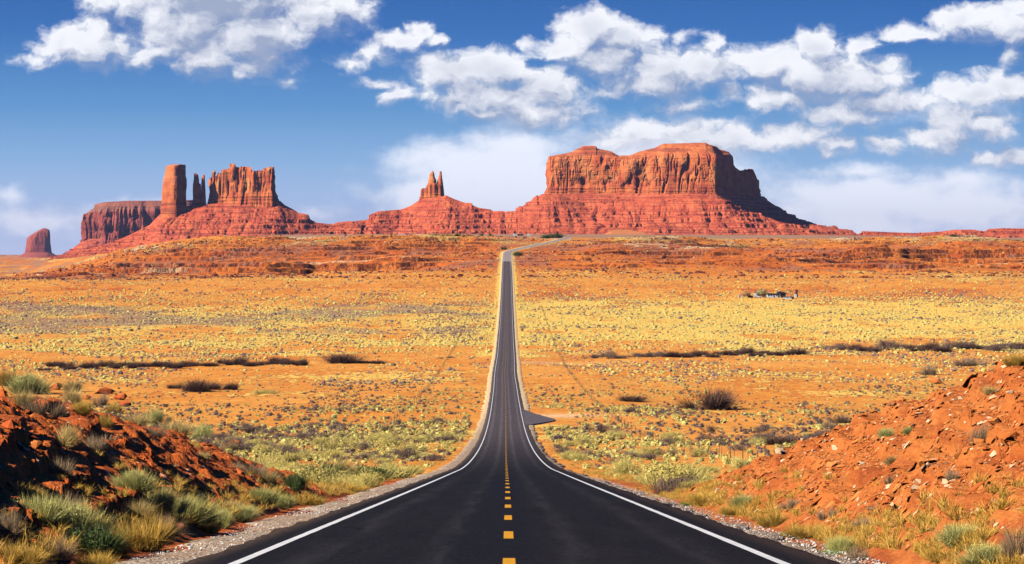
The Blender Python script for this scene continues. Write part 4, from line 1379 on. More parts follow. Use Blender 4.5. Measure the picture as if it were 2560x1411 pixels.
# plants one can point to: kind, px and py of the foot, width and height in photo pixels, label
LABELLED = [
    ('sage', 100, 1296, 170, 110, 'pale green sagebrush low on the red bank at the left edge'),
    ('sage', 190, 1340, 160, 130, 'largest green sagebrush in the clump at the bottom left corner'),
    ('deep', 232, 1392, 120, 80, 'dark green bush under the big sagebrush by the golden grass'),
    ('brown', 165, 1262, 120, 80, 'brown twiggy shrub behind the big green sagebrush on the left bank'),
    ('gold', 352, 1372, 170, 95, 'golden grass clump beside the gravel at the foot of the left bank'),
    ('gold', 285, 1392, 90, 60, 'smaller golden grass clump between sagebrush and gravel'),
    ('gold', 50, 1411, 130, 60, 'golden grass in the bottom left corner'),
    ('gold', 245, 1425, 130, 50, 'golden grass at the bottom edge left of the gravel'),
    ('brown', 140, 1400, 120, 80, 'brown dry shrub in front of the green sagebrush, bottom left'),
    ('brown', 20, 1345, 90, 70, 'dry pinkish shrub at the left edge below the sagebrush'),
    ('sage', 335, 1246, 110, 70, 'first green sagebrush of the row below the left bank'),
    ('sage', 400, 1276, 140, 90, 'second green sagebrush of the row, behind the straw tuft'),
    ('straw', 352, 1302, 70, 70, 'upright straw tuft in front of the sagebrush row'),
    ('sage', 470, 1305, 150, 95, 'widest green sagebrush of the row below the left bank'),
    ('sage', 545, 1318, 110, 60, 'low green sagebrush near the end of the row by the gravel'),
    ('gold', 520, 1330, 70, 35, 'small golden tuft at the gravel edge under the sagebrush row'),
    ('sage', 605, 1300, 120, 50, 'low sagebrush at the gravel edge right of the row'),
    ('straw', 578, 1278, 60, 45, 'pale upright straw behind the low sagebrush at the gravel edge'),
    ('brown', 415, 1320, 90, 60, 'brown reedy tuft above the red boulder'),
    ('sage', 72, 985, 130, 75, 'grey green sagebrush on the crest of the left bank'),
    ('gold', 15, 965, 60, 50, 'golden tuft on the crest at the left edge'),
    ('straw', 60, 1015, 70, 50, 'straw tuft just under the sagebrush on the left crest'),
    ('brown', 112, 1040, 120, 60, 'grey twiggy shrub under the crest sagebrush on the left bank'),
    ('straw', 160, 1015, 120, 60, 'tall straw tuft on the left crest beside the sagebrush'),
    ('straw', 182, 980, 60, 45, 'pale straw tuft on the skyline of the left bank'),
    ('gold', 205, 1035, 60, 45, 'short golden tuft right of the crest straw'),
    ('straw', 168, 1108, 75, 70, 'spiky yellow straw tuft alone in the middle of the left bank'),
    ('brown', 232, 1120, 80, 45, 'low brown shrub right of the spiky straw tuft'),
    ('brown', 250, 1015, 60, 40, 'dull twiggy shrub by the dark rocks on the left crest'),
    ('gold', 262, 1060, 40, 40, 'small golden tuft below the dark rocks on the left bank'),
    ('gold', 285, 1035, 40, 35, 'small golden tuft beside the dark rocks on the left crest'),
    ('straw', 345, 1068, 70, 50, 'bright straw tuft on the edge of the left bank'),
    ('sage', 385, 1062, 90, 55, 'olive sagebrush on the skyline of the left bank'),
    ('brown', 380, 1085, 70, 35, 'grey twigs under the olive sagebrush'),
    ('straw', 440, 1088, 110, 55, 'wide straw tuft on the skyline right of the olive sagebrush'),
    ('sage', 505, 1100, 80, 55, 'dark olive sagebrush lowest on the left skyline'),
    ('gold', 478, 1112, 50, 30, 'short golden tuft before the dark olive sagebrush'),
    ('straw', 290, 1150, 50, 45, 'yellow straw tuft in the middle of the red rubble'),
    ('brown', 152, 1188, 80, 55, 'pinkish dry shrub on the shaded part of the left bank'),
    ('gold', 90, 1222, 50, 40, 'small golden tuft above the big green sagebrush'),
    ('straw', 508, 1135, 40, 30, 'pale straw tuft low on the left skyline'),
    ('straw', 570, 1130, 45, 30, 'straw tuft near the slab on the lower left bank'),
    ('brown', 590, 1170, 60, 35, 'brown dry tuft near the low end of the left bank'),
    ('straw', 665, 1205, 70, 50, 'straw tuft on the low end of the left bank'),
    ('brown', 640, 1190, 90, 45, 'dry brown shrub on the low end of the left bank'),
    ('sage', 655, 1258, 90, 55, 'sagebrush at the foot of the shaded hollow by the gravel'),
    ('sage', 700, 1270, 90, 45, 'sagebrush by the gravel where the left bank ends'),
    ('deep', 735, 1222, 50, 45, 'small green shrub on the low end of the left bank'),
    ('gold', 760, 1262, 100, 35, 'golden grass strip by the gravel beyond the sagebrush'),
    ('deep', 800, 1207, 110, 50, 'dark green bush beside the tall pale straw by the left shoulder'),
    ('straw', 862, 1200, 130, 72, 'tall pale straw bush beside the dark green bush near the left shoulder'),
    ('deep', 925, 1205, 90, 45, 'second dark green bush right of the tall pale straw'),
    ('deep', 990, 1196, 70, 22, 'low green bush at the gravel tip on the left'),
    ('gold', 870, 1232, 120, 32, 'golden grass at the left shoulder below the pale straw bush'),
    ('deep', 908, 1222, 36, 18, 'tiny green shrub on the gravel under the golden grass'),
    ('rabbit', 1645, 1212, 90, 34, 'yellow green brush just left of the foot of the right bank'),
    ('rabbit', 1712, 1212, 90, 44, 'tall yellow green brush touching the foot of the right bank'),
    ('grey', 1668, 1235, 70, 40, 'grey bush at the right shoulder before the yellow green brush'),
    ('gold', 1760, 1262, 120, 40, 'golden grass along the right shoulder at the foot of the bank'),
    ('bright', 1718, 1268, 36, 14, 'small bright green weed on the right gravel edge'),
    ('sage', 1858, 1272, 80, 52, 'green spiky shrub at the foot of the right bank'),
    ('gold', 1840, 1288, 90, 34, 'golden grass before the green spiky shrub on the right'),
    ('gold', 1935, 1318, 90, 50, 'round golden bush at the foot of the right bank'),
    ('bright', 1912, 1315, 34, 22, 'bright green weed beside the round golden bush'),
    ('gold', 2015, 1345, 120, 48, 'golden grass between the round bush and the grey green shrub'),
    ('sage', 2108, 1385, 120, 65, 'grey green shrub at the foot of the right bank near the bottom edge'),
    ('brown', 2140, 1405, 80, 50, 'brown base twigs right of the grey green shrub'),
    ('bright', 2065, 1400, 70, 26, 'bright green weed on the gravel at the bottom right'),
    ('bright', 1965, 1342, 34, 12, 'flat green weed on the right gravel'),
    ('brown', 1980, 1268, 60, 32, 'grey dry shrub low on the right bank above the round bush'),
    ('brown', 2068, 1285, 60, 40, 'slanting grey shrub on the lower right bank'),
    ('brown', 2160, 1305, 60, 36, 'straw brown shrub on the right bank above the grey green shrub'),
    ('sage', 2400, 1372, 130, 80, 'olive shrub with bare stems on the lower right bank'),
    ('sage', 2480, 1411, 170, 80, 'wide pale green shrub in the bottom right corner'),
    ('brown', 2540, 1390, 110, 110, 'tangled dark twig shrub at the right edge near the bottom'),
    ('gold', 2340, 1405, 90, 40, 'golden tuft left of the bottom right green shrub'),
    ('brown', 2380, 1212, 55, 40, 'pinkish dry shrub in the middle of the right bank'),
    ('brown', 2225, 1206, 36, 30, 'thin dry tuft in the middle of the right bank'),
    ('sage', 2215, 1095, 46, 40, 'dark twiggy shrub alone high on the right bank'),
    ('sage', 2272, 1094, 40, 26, 'low round shrub right of the dark twiggy one on the right bank'),
    ('straw', 2225, 1150, 46, 30, 'pale straw tuft under the two high shrubs of the right bank'),
    ('brown', 2462, 1092, 80, 60, 'tall grey shrub high on the right bank near the edge'),
    ('straw', 2475, 985, 50, 34, 'straw tuft near the top of the right bank'),
    ('gold', 2535, 925, 60, 40, 'golden tuft on the top of the right bank at the edge'),
    ('brown', 2322, 938, 50, 36, 'brown shrub on the skyline of the right bank'),
    ('brown', 2425, 915, 110, 28, 'long brown shrub on the skyline of the right bank top'),
    ('brown', 2105, 1058, 80, 28, 'dry brown shrub on the middle of the right skyline'),
    ('brown', 2068, 1070, 40, 22, 'small dry shrub just below the middle of the right skyline'),
    ('dark', 1952, 1112, 70, 24, 'brown shrub behind the lower slope of the right bank'),
    ('dark', 1772, 1024, 130, 54, 'big dark brown bush alone on the flat right of the turnout'),
    ('dark', 1583, 1004, 76, 16, 'low dark bush alone on bare sand right of the turnout'),
    ('dark', 492, 980, 70, 34, 'tallest dark bare bush of the small cluster on the left flat'),
    ('dark', 436, 972, 34, 14, 'small dark bush left of the small cluster on the left flat'),
    ('dark', 545, 974, 50, 18, 'low dark bush in the middle of the small cluster on the left flat'),
    ('dark', 580, 975, 34, 20, 'right end bush of the small cluster on the left flat'),
    ('dark', 858, 908, 80, 26, 'dark bush standing between the left wash row and the road'),
    ('rabbit', 660, 985, 60, 12, 'bright yellow patch of brush right of the small dark cluster'),
]
for kd, px, py, w, h, lb in LABELLED:
    X_, Y_, Z_ = hit(px, py)
    if Y_ < 168 and abs(X_) > 5:
        Z_ = float(bank_surface(np.array([X_]), np.array([Y_]))[0])
    q_ = {'sage': .58, 'straw': .62, 'gold': .66, 'brown': .66, 'deep': .8, 'dark': .8, 'bright': .8}.get(kd, .8)
    plant(kd, X_, Y_, Z_, w * q_ * Y_ / F, h * (q_ + .06) * Y_ / F, lb, rz=(cnt * 2.4) % 6.28)

# bare shrubs along the wash
ROWS_W = [
    ('dark bare shrub in the long row along the wash on the left', 'bare shrubs along the left wash', [(118 + i * 21 + (i * 37 % 11) - 5, 925 - i * .40 - (i * 29 % 5), 34 + (i * 53 % 22), 12 + (i * 31 % 13)) for i in range(31)] + [(905, 908, 40, 10), (945, 909, 36, 9), (1100, 900, 24, 8), (1125, 899, 20, 8)]),
    ('brown bare shrub in the row along the wash on the right', 'bare shrubs along the right wash', [(1490 + i * 19 + (i * 37 % 9), 898 - i * .4 - (i * 29 % 3), 36 + (i * 53 % 14), 13 + (i * 31 % 9)) for i in range(27)]),
    ('grey brown shrub in the thicket at the far right of the flat', 'thicket shrubs at the right edge of the flat', [(2075 + i * 21 + (i * 37 % 11), 874 - i * .1 + (i * 29 % 7), 38 + (i * 53 % 26), 15 + (i * 31 % 17)) for i in range(24)]),
]
for lb, gp, lst in ROWS_W:
    for px, py, w, h in lst:
        if rng.uniform() < .05: continue
        py += rng.uniform(-3.5, 2.5)
        w *= rng.uniform(.6, 1.15); h *= rng.uniform(.55, 1.25)
        X_, Y_, Z_ = hit(px, py)
        plant('dark' if (px * 7) % 5 > 1.2 or gp.endswith('wash') and px < 1000 else 'grey', X_, Y_, Z_, w * .85 * Y_ / F, h * .72 * Y_ / F, lb, gp)


# scrub over the valley floor
def density(X, Y):
    px = CX + F * X / Y
    n1 = fb2(X / 90, Y / 160, 4, 41); n2 = fb2(X / 35, Y / 60, 4, 57); n4 = fb2(X / 45, Y / 80, 3, 131)
    d = .30 * (1 - ss(Y, 560, 720)) * (.22 + .78 * ss(n2 + .3 * n1, -.22, .22))
    d = d + .15 * ss(Y, 600, 740) * (1 - ss(Y, 1050, 1250)) * (.10 + .90 * ss(n4 + .4 * n2, -.25, .25))
    d = d + .12 * ss(Y, 1000, 1250) * (1 - ss(Y, 1750, 1900)) * (0.35 + .65 * ss(n2, -.25, .25))
    d = d + .016 * ss(Y, 1750, 1900)
    d = np.where((Y < 600) & (X > 15) & (Y > 470) & (px > 1750), d * .35, d)
    return d


N0 = 1200000
yy_ = np.sqrt(rng.uniform(115 ** 2, 3300 ** 2, N0))
uu_ = rng.uniform(-.27, .27, N0)
xx_ = uu_ * (yy_ + 25)
area = (3300 ** 2 - 115 ** 2) / 2 * .54
keep = rng.uniform(0, 1, N0) < density(xx_, yy_) * area / N0 * 1.05
xx_, yy_ = xx_[keep], yy_[keep]
dr = np.abs(xx_ - road_x(yy_))
ok = (dr > 7.2) & ~((yy_ > 480) & (yy_ < 612) & (xx_ > 0) & (xx_ < 14)) & (bank_h(xx_, yy_) < .25)
xx_, yy_, dr = xx_[ok], yy_[ok], dr[ok]
zz_ = ground_z(xx_, yy_)
sz = np.exp(rng.normal(0, .42, len(xx_))) * np.interp(yy_, [200, 500, 640, 1020, 1150], [.78, .85, .60, .66, .78]) * np.where(yy_ > 1800, 1.15, 1)
sz = np.clip(sz, .35, 2.6)
pyel = np.interp(yy_, [150, 300, 420, 600, 900, 1150, 1300, 1700, 1900, 2300, 3300], [.55, .38, .28, .30, .42, .66, .66, .62, .25, .05, .10])
pyel = pyel + .42 * (dr < 30) * (yy_ < 620) + .50 * fb2(xx_ / 50, yy_ / 70, 3, 211) - .22 * (xx_ < -20) * (yy_ > 1250) * (yy_ < 1700)
yel = rng.uniform(0, 1, len(xx_)) < pyel
bigness = sz / yy_
inframe = np.abs(xx_ / yy_) < .212
used = np.zeros(len(xx_), bool)
for flag, kd, side_lb, gp in ((True, 'rabbit', 'yellow rabbitbrush mound in the scrub %s of the highway', 'rabbitbrush in the scrub %s of the highway'), (False, 'grey', 'grey brown sagebrush mound in the scrub %s of the highway', 'grey sagebrush in the scrub %s of the highway')):
    idx = np.nonzero((yel == flag) & inframe)[0]
    idx = idx[np.argsort(-bigness[idx])][:300]
    used[idx] = True
    for i in idx:
        sd = 'left' if xx_[i] < 0 else 'right'
        k2 = kd
        plant(k2, xx_[i], yy_[i], zz_[i], sz[i], sz[i] * rng.uniform(.38, .6), side_lb % sd, gp % sd)


def scatter(name, X, Y, Z, S, variants, mat, tint, label, kind='stuff', flat=(.5, .75), lean=None, cat=None):
    """one mesh of many scaled and turned copies of a few small shapes"""
    Vs, Q3, Q4, tn, o = [], [], [], [], 0
    vi = rng.integers(0, len(variants), len(X))
    for k, (bv, bf, bt) in enumerate(variants):
        I = np.nonzero(vi == k)[0]
        if not len(I):
            continue
        a = rng.uniform(0, 2 * np.pi, len(I))
        c, s = np.cos(a)[:, None], np.sin(a)[:, None]
        sx = S[I][:, None]
        hz = (S[I] * rng.uniform(*flat, len(I)))[:, None]
        x = (bv[None, :, 0] * c - bv[None, :, 1] * s) * sx + X[I][:, None]
        y = (bv[None, :, 0] * s + bv[None, :, 1] * c) * sx + Y[I][:, None]
        z = bv[None, :, 2] * hz + Z[I][:, None]
        if lean is not None:
            z = z + (x - X[I][:, None]) * lean[0][I][:, None] + (y - Y[I][:, None]) * lean[1][I][:, None]
        V = np.stack([x, y, z], -1).reshape(-1, 3)
        off = (np.arange(len(I)) * len(bv))[:, None, None] + o
        for f in bf:
            (Q4 if f.shape[1] == 4 else Q3).append((f[None] + off).reshape(-1, f.shape[1]))
        t = (tint[I][:, None] * .6 + bt[None] * .4)
        tn.append(t.ravel())
        Vs.append(V)
        o += len(V)
    fl = [np.concatenate(q) for q in (Q4, Q3) if q]
    me = raw_mesh(name, np.concatenate(Vs), fl, False, {'tint': np.concatenate(tn)})
    return link(name, me, mat, label=label, kind=kind, cat=cat)


def lowbush(seed, n, k_=1.0):
    r = np.random.default_rng(seed)
    a = np.linspace(0, 2 * np.pi, 8, endpoint=False)
    rr = r.uniform(.4, .6, 8)
    ring0 = np.stack([np.cos(a) * rr, np.sin(a) * rr, np.full(8, -.05)], 1)
    rr2 = rr * r.uniform(.75, 1.05, 8)
    ring1 = np.stack([np.cos(a + .3) * rr2, np.sin(a + .3) * rr2, r.uniform(.35, .6, 8)], 1)
    rr3 = rr * r.uniform(.3, .6, 8)
    ring2 = np.stack([np.cos(a) * rr3, np.sin(a) * rr3, r.uniform(.75, 1.05, 8)], 1)
    V = np.concatenate([ring0, ring1, ring2, [[0, 0, .85]]])
    f = np.array([[i, (i + 1) % 8, 8 + (i + 1) % 8, 8 + i] for i in range(8)] + [[8 + i, 8 + (i + 1) % 8, 16 + (i + 1) % 8, 16 + i] for i in range(8)])
    f3 = np.array([[16 + i, 16 + (i + 1) % 8, 24] for i in range(8)])
    return V * np.array([k_, k_, k_]), [f, f3], r.uniform(.1, .9, len(V))


VB_near = [combine([leafy(110, 500 + i, .075, .9, 6), tuple(lowbush(500 + i, 8, .62))]) for i in range(5)]
VB_far = [lowbush(600 + i, 8) for i in range(6)]
for flag, mat, nm, lb in ((True, M_yellow_b, 'rabbitbrush_scrub', 'yellow rabbitbrush too many to count across the valley floor'), (False, M_greyb, 'sagebrush_scrub', 'grey brown sagebrush too many to count across the valley floor')):
    for nearf in (True, False):
        I = np.nonzero((yel == flag) & ~used & ((yy_ < 800) == nearf))[0]
        scatter(nm, xx_[I], yy_[I], zz_[I] - .03, sz[I], VB_near if nearf else VB_far, mat, rng.uniform(0, 1, len(I)), lb + (' near' if nearf else ' far') + ' side', flat=(.42, .7) if nearf else (.32, .6))

# straw grass along the toes of the banks and shoulders
n = 5200
gy2 = np.exp(rng.uniform(math.log(26), math.log(420), n))
sd = np.where(rng.uniform(0, 1, n) < .5, -1, 1)
la = np.where(sd < 0, 6.5, 5.95) + np.abs(rng.normal(0, .75, n)) + (gy2 > 105) * rng.uniform(0, 2.5, n)
gx2 = road_x(gy2) + sd * la
gz2 = np.where(gy2 < 160, bank_surface(gx2, gy2), ground_z(gx2, gy2))
tv = [blades(70, 700 + i, 1.2, .5, .013, clump=3) for i in range(5)]
I = rng.uniform(0, 1, n) < np.where(sd < 0, .30, .45) * ss(fb2(gx2 / 3, gy2 / 5, 2, 5), -.5, .3) + .1
scatter('dry_grass', gx2[I], gy2[I], gz2[I], rng.uniform(.14, .42, I.sum()), tv, M_gold, rng.uniform(0, 1, I.sum()), 'golden dry grass fringing both gravel shoulders', flat=(.6, 1.0))
n = 1500
gy2 = np.exp(rng.uniform(math.log(28), math.log(115), n))
sd = np.where(rng.uniform(0, 1, n) < .72, -1, 1)
la = rng.uniform(6.5, 19, n)
gx2 = road_x(gy2) + sd * la
gz2 = bank_surface(gx2, gy2)
I = rng.uniform(0, 1, n) < .20 * ss(fb2(gx2 / 4, gy2 / 6, 2, 15), -.2, .4)
scatter('dry_grass', gx2[I], gy2[I], gz2[I], rng.uniform(.12, .32, I.sum()), tv, M_brown, rng.uniform(.4, 1, I.sum()), 'sparse brown dry grass among the rubble of the banks', flat=(.5, .9))

# ------------------------------------------------------------------ stones
def stone(seed, flat=.6, n=12):
    r = np.random.default_rng(seed)
    bm = bmesh.new()
    for _ in range(n):
        p = r.normal(0, 1, 3); p /= np.linalg.norm(p)
        p *= r.uniform(.8, 1.1)
        bm.verts.new((p[0] * .5, p[1] * r.uniform(.3, .45), p[2] * .5 * flat))
    res = bmesh.ops.convex_hull(bm, input=bm.verts)
    bmesh.ops.delete(bm, geom=[g for g in res['geom_interior'] if isinstance(g, bmesh.types.BMVert)], context='VERTS')
    bmesh.ops.recalc_face_normals(bm, faces=bm.faces)
    bm.verts.index_update()
    V = np.array([v.co[:] for v in bm.verts])
    f = np.array([[v.index for v in q.verts] for q in bm.faces if len(q.verts) == 3])
    bm.free()
    return V, [f], np.full(len(V), r.uniform(0, 1))


def stone_mat(name, c0, c1, c2):
    m, k, b, _ = new_mat(name)
    geo = k.n('ShaderNodeNewGeometry').outputs['Position']
    t = attr(k, 'tint')
    c = k.mix(k.step(t, .15, .75), c0, c1)
    c = k.mix(k.step(t, .84, .97), c, c2)
    nz = k.noise(geo, 5, 5, .7)
    c = k.mix(k.m('MULTIPLY', k.step(nz, .5, .7), .4), c, k.v('SCALE', c, .5))
    k.put(b.inputs['Base Color'], c)
    bump(k, b, nz, .5, .08)
    return m


M_stR = stone_mat('orange_stone', (.48, .11, .024), (.72, .235, .055), (.88, .56, .32))
M_stL = stone_mat('red_stone', (.58, .11, .024), (.74, .20, .05), (.76, .40, .24))
SV = [stone(900 + i, f_) for i, f_ in enumerate((.35, .45, .55, .7, .4, .3, .6, .5, .28, .8))]
for side, mat, n, lb in ((1, M_stR, 60000, 'loose orange and pale rubble covering the right bank'), (-1, M_stL, 30000, 'loose dark red rubble covering the left bank')):
    y3 = np.exp(rng.uniform(math.log(25), math.log(125), n * 2))
    l3 = 6.0 + rng.uniform(0, 1, n * 2) ** 1.2 * 26
    x3 = road_x(y3) + side * l3
    h3 = bank_h(x3, y3)
    pk = rng.uniform(0, 1, n * 2) < ss(h3, .1, .8) * (.35 + .65 * ss(fb2(x3 / 3, y3 / 4, 3, 66), -.3, .25))
    x3, y3 = x3[pk], y3[pk]
    z3 = bank_surface(x3, y3)
    e = .25
    lx = (bank_surface(x3 + e, y3) - z3) / e
    ly = (bank_surface(x3, y3 + e) - z3) / e
    s3 = np.clip(np.exp(rng.normal(-2.5, .6, len(x3))), .03, .5) * (y3 / 60) ** .25
    scatter('bank_rubble', x3, y3, z3, s3, SV, mat, rng.uniform(0, 1, len(x3)) ** 2.6 * 1.5, lb, flat=(.55, .95), lean=(np.clip(lx, -1, 1), np.clip(ly, -1, 1)))

# dark blocks broken from the red ledges of the far slopes
n = 30000
y5 = np.sqrt(rng.uniform(2050 ** 2, 3320 ** 2, n))
x5 = rng.uniform(-.26, .26, n) * y5
pk = rng.uniform(0, 1, n) < ss(fb2(x5 / 110, y5 / 22, 3, 99), -.1, .2)
pk &= np.abs(x5 - road_x(y5)) > 12
x5, y5 = x5[pk], y5[pk]
M_ledge = plain('varnished_rock', (.20, .045, .02), .9, .5, .3)
rock_scatter('ledge_rocks', x5, y5, ground_z(x5, y5) + .1, np.clip(np.exp(rng.normal(.35, .5, len(x5))), .6, 4.5), M_ledge, None, rng, label='dark broken rocks strewn along the red ledges beyond the flat')

# bigger blocks that can be picked out
for k_, (V, fl, t) in enumerate(SV):
    pass


def block_mesh(seed, tint):
    V, fl, t = stone(seed, .55, 16)
    me = raw_mesh('stone_block', V, fl, False, {'tint': np.full(len(V), tint)})
    return me


BL = {}
for key, tv_, mt in (('pale', 1.0, M_stR), ('orange', .55, M_stR), ('red', .3, M_stL)):
    BL[key] = []
    for i in range(4):
        me = block_mesh(950 + i, tv_); me.materials.append(mt); BL[key].append(me)
BLOCKS = [
    ('red', 450, 1326, 28, 30, 'red boulder alone at the gravel edge under the left bank'),
    ('red', 142, 975, 34, 30, 'round red boulder on the skyline of the left bank'),
    ('red', 262, 985, 60, 24, 'wide dark red slab on the left crest beside the straw'),
    ('red', 300, 1000, 50, 22, 'dark red slab stepping down the left crest'),
    ('red', 312, 1016, 36, 20, 'lowest dark red slab of the left crest'),
    ('red', 216, 1000, 26, 20, 'dark red rock half behind straw on the left crest'),
    ('orange', 586, 1122, 52, 34, 'leaning flat slab standing on the lower left bank edge'),
    ('red', 275, 1345, 26, 20, 'small red rock between the sagebrush and the golden grass'),
    ('red', 730, 1172, 30, 10, 'flat red rock on the tail of the left bank'),
    ('orange', 48, 1060, 60, 26, 'large orange red slab on the upper left bank near the edge'),
    ('orange', 85, 1130, 60, 26, 'long orange slab across the upper left bank'),
    ('red', 20, 1095, 60, 40, 'orange red outcrop at the left edge'),
    ('pale', 1948, 1140, 34, 22, 'pale square slab on the lower edge of the right bank'),
    ('pale', 2020, 1124, 30, 10, 'flat pale slab beside the dark pointed rock on the right bank'),
    ('red', 2046, 1128, 22, 16, 'dark pointed rock beside the flat pale slab'),
    ('pale', 2090, 1118, 34, 14, 'pale pinkish slab high on the lower right bank'),
    ('orange', 2342, 1128, 30, 18, 'orange block right of the low round shrub on the right bank'),
    ('red', 2092, 1250, 32, 20, 'dark wedge shaped rock low in the middle of the right bank'),
    ('orange', 2235, 1218, 46, 30, 'orange pointed slab in the middle of the right bank'),
    ('pale', 2300, 1195, 34, 14, 'pale tilted slab right of the pointed orange slab'),
    ('pale', 2290, 1215, 38, 12, 'pinkish flat slab below the pale tilted slab'),
    ('orange', 2450, 1110, 44, 26, 'pinkish block under the tall grey shrub near the right edge'),
    ('orange', 2490, 1080, 50, 30, 'long tilted slab near the right edge high on the bank'),
    ('pale', 2402, 985, 22, 12, 'small pale stone near the top of the right bank'),
    ('pale', 2380, 928, 26, 12, 'pale stone on the skyline of the right bank'),
    ('orange', 2340, 960, 46, 26, 'large orange slab near the skyline of the right bank'),
    ('orange', 2150, 1218, 44, 18, 'long orange slab on the face of the right bank'),
    ('pale', 2155, 1158, 26, 10, 'thin pale slab on the face of the right bank'),
    ('pale', 2490, 1275, 34, 16, 'pale block low on the right bank near the edge'),
    ('orange', 2100, 1402, 34, 22, 'orange block among the twigs at the bottom right'),
    ('red', 2345, 1075, 18, 14, 'small dark rock high on the right bank'),
    ('pale', 2365, 1228, 30, 16, 'pinkish pale boulder below the dry shrub on the right bank'),
]
for i, (kc, px, py, w, h, lb) in enumerate(BLOCKS):
    X_, Y_, Z_ = hit(px, py)
    Z_ = float(bank_surface(np.array([X_]), np.array([Y_]))[0])
    o = link('boulder' if h > 20 else 'stone_slab', BL[kc][i % 4], None, label=lb, cat='rock')
    o.location = (X_, Y_, Z_ + .2 * h * Y_ / F)
    s = Y_ / F
    o.scale = (w * s, w * s, h * s / .55)
    o.rotation_euler = (rng.uniform(-.25, .25), rng.uniform(-.3, .3) + (.35 if px > 1280 else -.25), rng.uniform(-.5, .5))

# pebbles on the shoulders
n = 9000
y4 = np.exp(rng.uniform(math.log(26), math.log(150), n))
s4 = np.where(rng.uniform(0, 1, n) < .6, -1, 1)
l4 = np.where(s4 < 0, rng.uniform(4.6, 6.4, n), rng.uniform(4.7, 5.9, n))
x4 = road_x(y4) + s4 * l4
z4 = road_z(y4) + np.interp(l4, [4.1, 4.7, 5.5, 6.0], [-.12, -.13, -.17, -.23])
I = l4 < np.where(s4 < 0, 6.2, 5.7)
M_peb = stone_mat('pale_pebble', (.30, .22, .17), (.62, .50, .40), (.88, .80, .70))
scatter('gravel', x4[I], y4[I], z4[I], np.clip(np.exp(rng.normal(-3.2, .4, I.sum())), .02, .14), SV, M_peb, rng.uniform(0, 1.6, I.sum()), 'loose pale pebbles on both road shoulders', flat=(.8, 1.2))


# ------------------------------------------------------------------ fences and roadside posts
M_post = plain('weathered_post', (.16, .12, .08), .9, .3, 4)
M_wire = plain('fence_wire', (.22, .18, .15), .6, .2, 1, .4, .5)


def fence(lat, y0, y1, label):
    ys, y = [], y0
    k = 0
    while y < y1:
        ys.append(y); y += 4.6 + .5 * math.sin(k * 2.1); k += 1
    xs = [float(road_x(q)) + lat + .3 * math.sin(q * .9) for q in ys]
    zs = [float(ground_z(np.array([a]), np.array([q]))[0]) for a, q in zip(xs, ys)]
    root = link('wire_fence', None, label=label, cat='fence', loc=(xs[0], ys[0], zs[0]))
    r0 = np.array([xs[0], ys[0], zs[0]])
    rest = MB()
    for i, (a, q, z) in enumerate(zip(xs, ys, zs)):
        m = MB() if i < 97 else rest
        w = .026 if i % 6 else .05
        lean = .06 * math.sin(i * 1.7)
        m.tube(np.array([a, q, z - .3]) - r0, np.array([a + lean, q + lean, z + 1.35 + .1 * math.sin(i)]) - r0, w * 1.3, w, 6)
        if i < 97:
            link('post', m.mesh('fence_post'), M_post, root)
    if rest.n:
        link('post', rest.mesh('fence_post'), M_post, root, kind='stuff')
    for hgt in (.45, .85, 1.2):
        wr = MB()
        for i in range(len(xs) - 1):
            wr.tube(np.array([xs[i], ys[i], zs[i] + hgt]) - r0, np.array([xs[i + 1], ys[i + 1], zs[i + 1] + hgt]) - r0, .004, .004, 3)
        link('wire', wr.mesh('fence_wire'), M_wire, root)


fence(-24.5, 205, 1700, 'thin wire fence on posts running through scrub left of the highway')
fence(24.0, 232, 1650, 'thin wire fence on posts running through scrub right of the highway')

M_delin = plain('white_marker', (.85, .85, .82), .5, .1)
M_refl = plain('yellow_reflector', (.85, .62, .04), .4, .1)
M_steel = plain('galvanised_steel', (.45, .45, .46), .45, .2, 8, .5, .6)
DEL = [(-7.1, 745, 1), (-6.2, 690, 1), (6.6, 705, 1), (7.6, 712, 0), (6.3, 612, 0), (-6.4, 940, 0), (-7.0, 948, 0), (6.8, 1010, 1), (7.2, 2580, 1), (-6.9, 2780, 1), (6.8, 1290, 0), (-6.8, 1390, 0)]
for i, (lat, y, kd) in enumerate(DEL):
    x = float(road_x(y)) + lat
    z = float(ground_z(np.array([x]), np.array([y]))[0])
    where = 'left' if lat < 0 else 'right'
    root = link('marker_post', None, label='%s marker post on the %s shoulder, %s' % ('yellow striped' if kd else 'slim white', where, ['second of the pair past the dip', 'first of the pair past the dip', 'yellow one of the pair past the turnout', 'white one of the pair past the turnout', 'at the far corner of the turnout', 'first at the pale gravel patch', 'second at the pale gravel patch', 'by the dirt track', 'by the far bend', 'outside the far bend', 'on the upward slope', 'alone on the upward slope'][i]), cat='marker post', loc=(x, y, z))
    m = MB().box((0, 0, .65), (.09, .03, 1.5))
    link('post', m.mesh('marker_post'), M_steel if kd else M_delin, root)
    if kd:
        m = MB()
        m.box((0, -.03, 1.15), (.32, .02, .9))
        link('panel', m.mesh('marker_panel'), M_refl, root)
        m = MB()
        for q in range(3):
            m.box((0, -.045, .85 + .3 * q), (.30, .008, .09), tilt=0)
        link('stripe', m.mesh('marker_stripe'), plain('black_stripe', (.03, .03, .03), .6), root)
    else:
        m = MB().box((0, -.03, 1.3), (.08, .02, .16))
        link('reflector', m.mesh('marker_reflector'), M_steel, root)

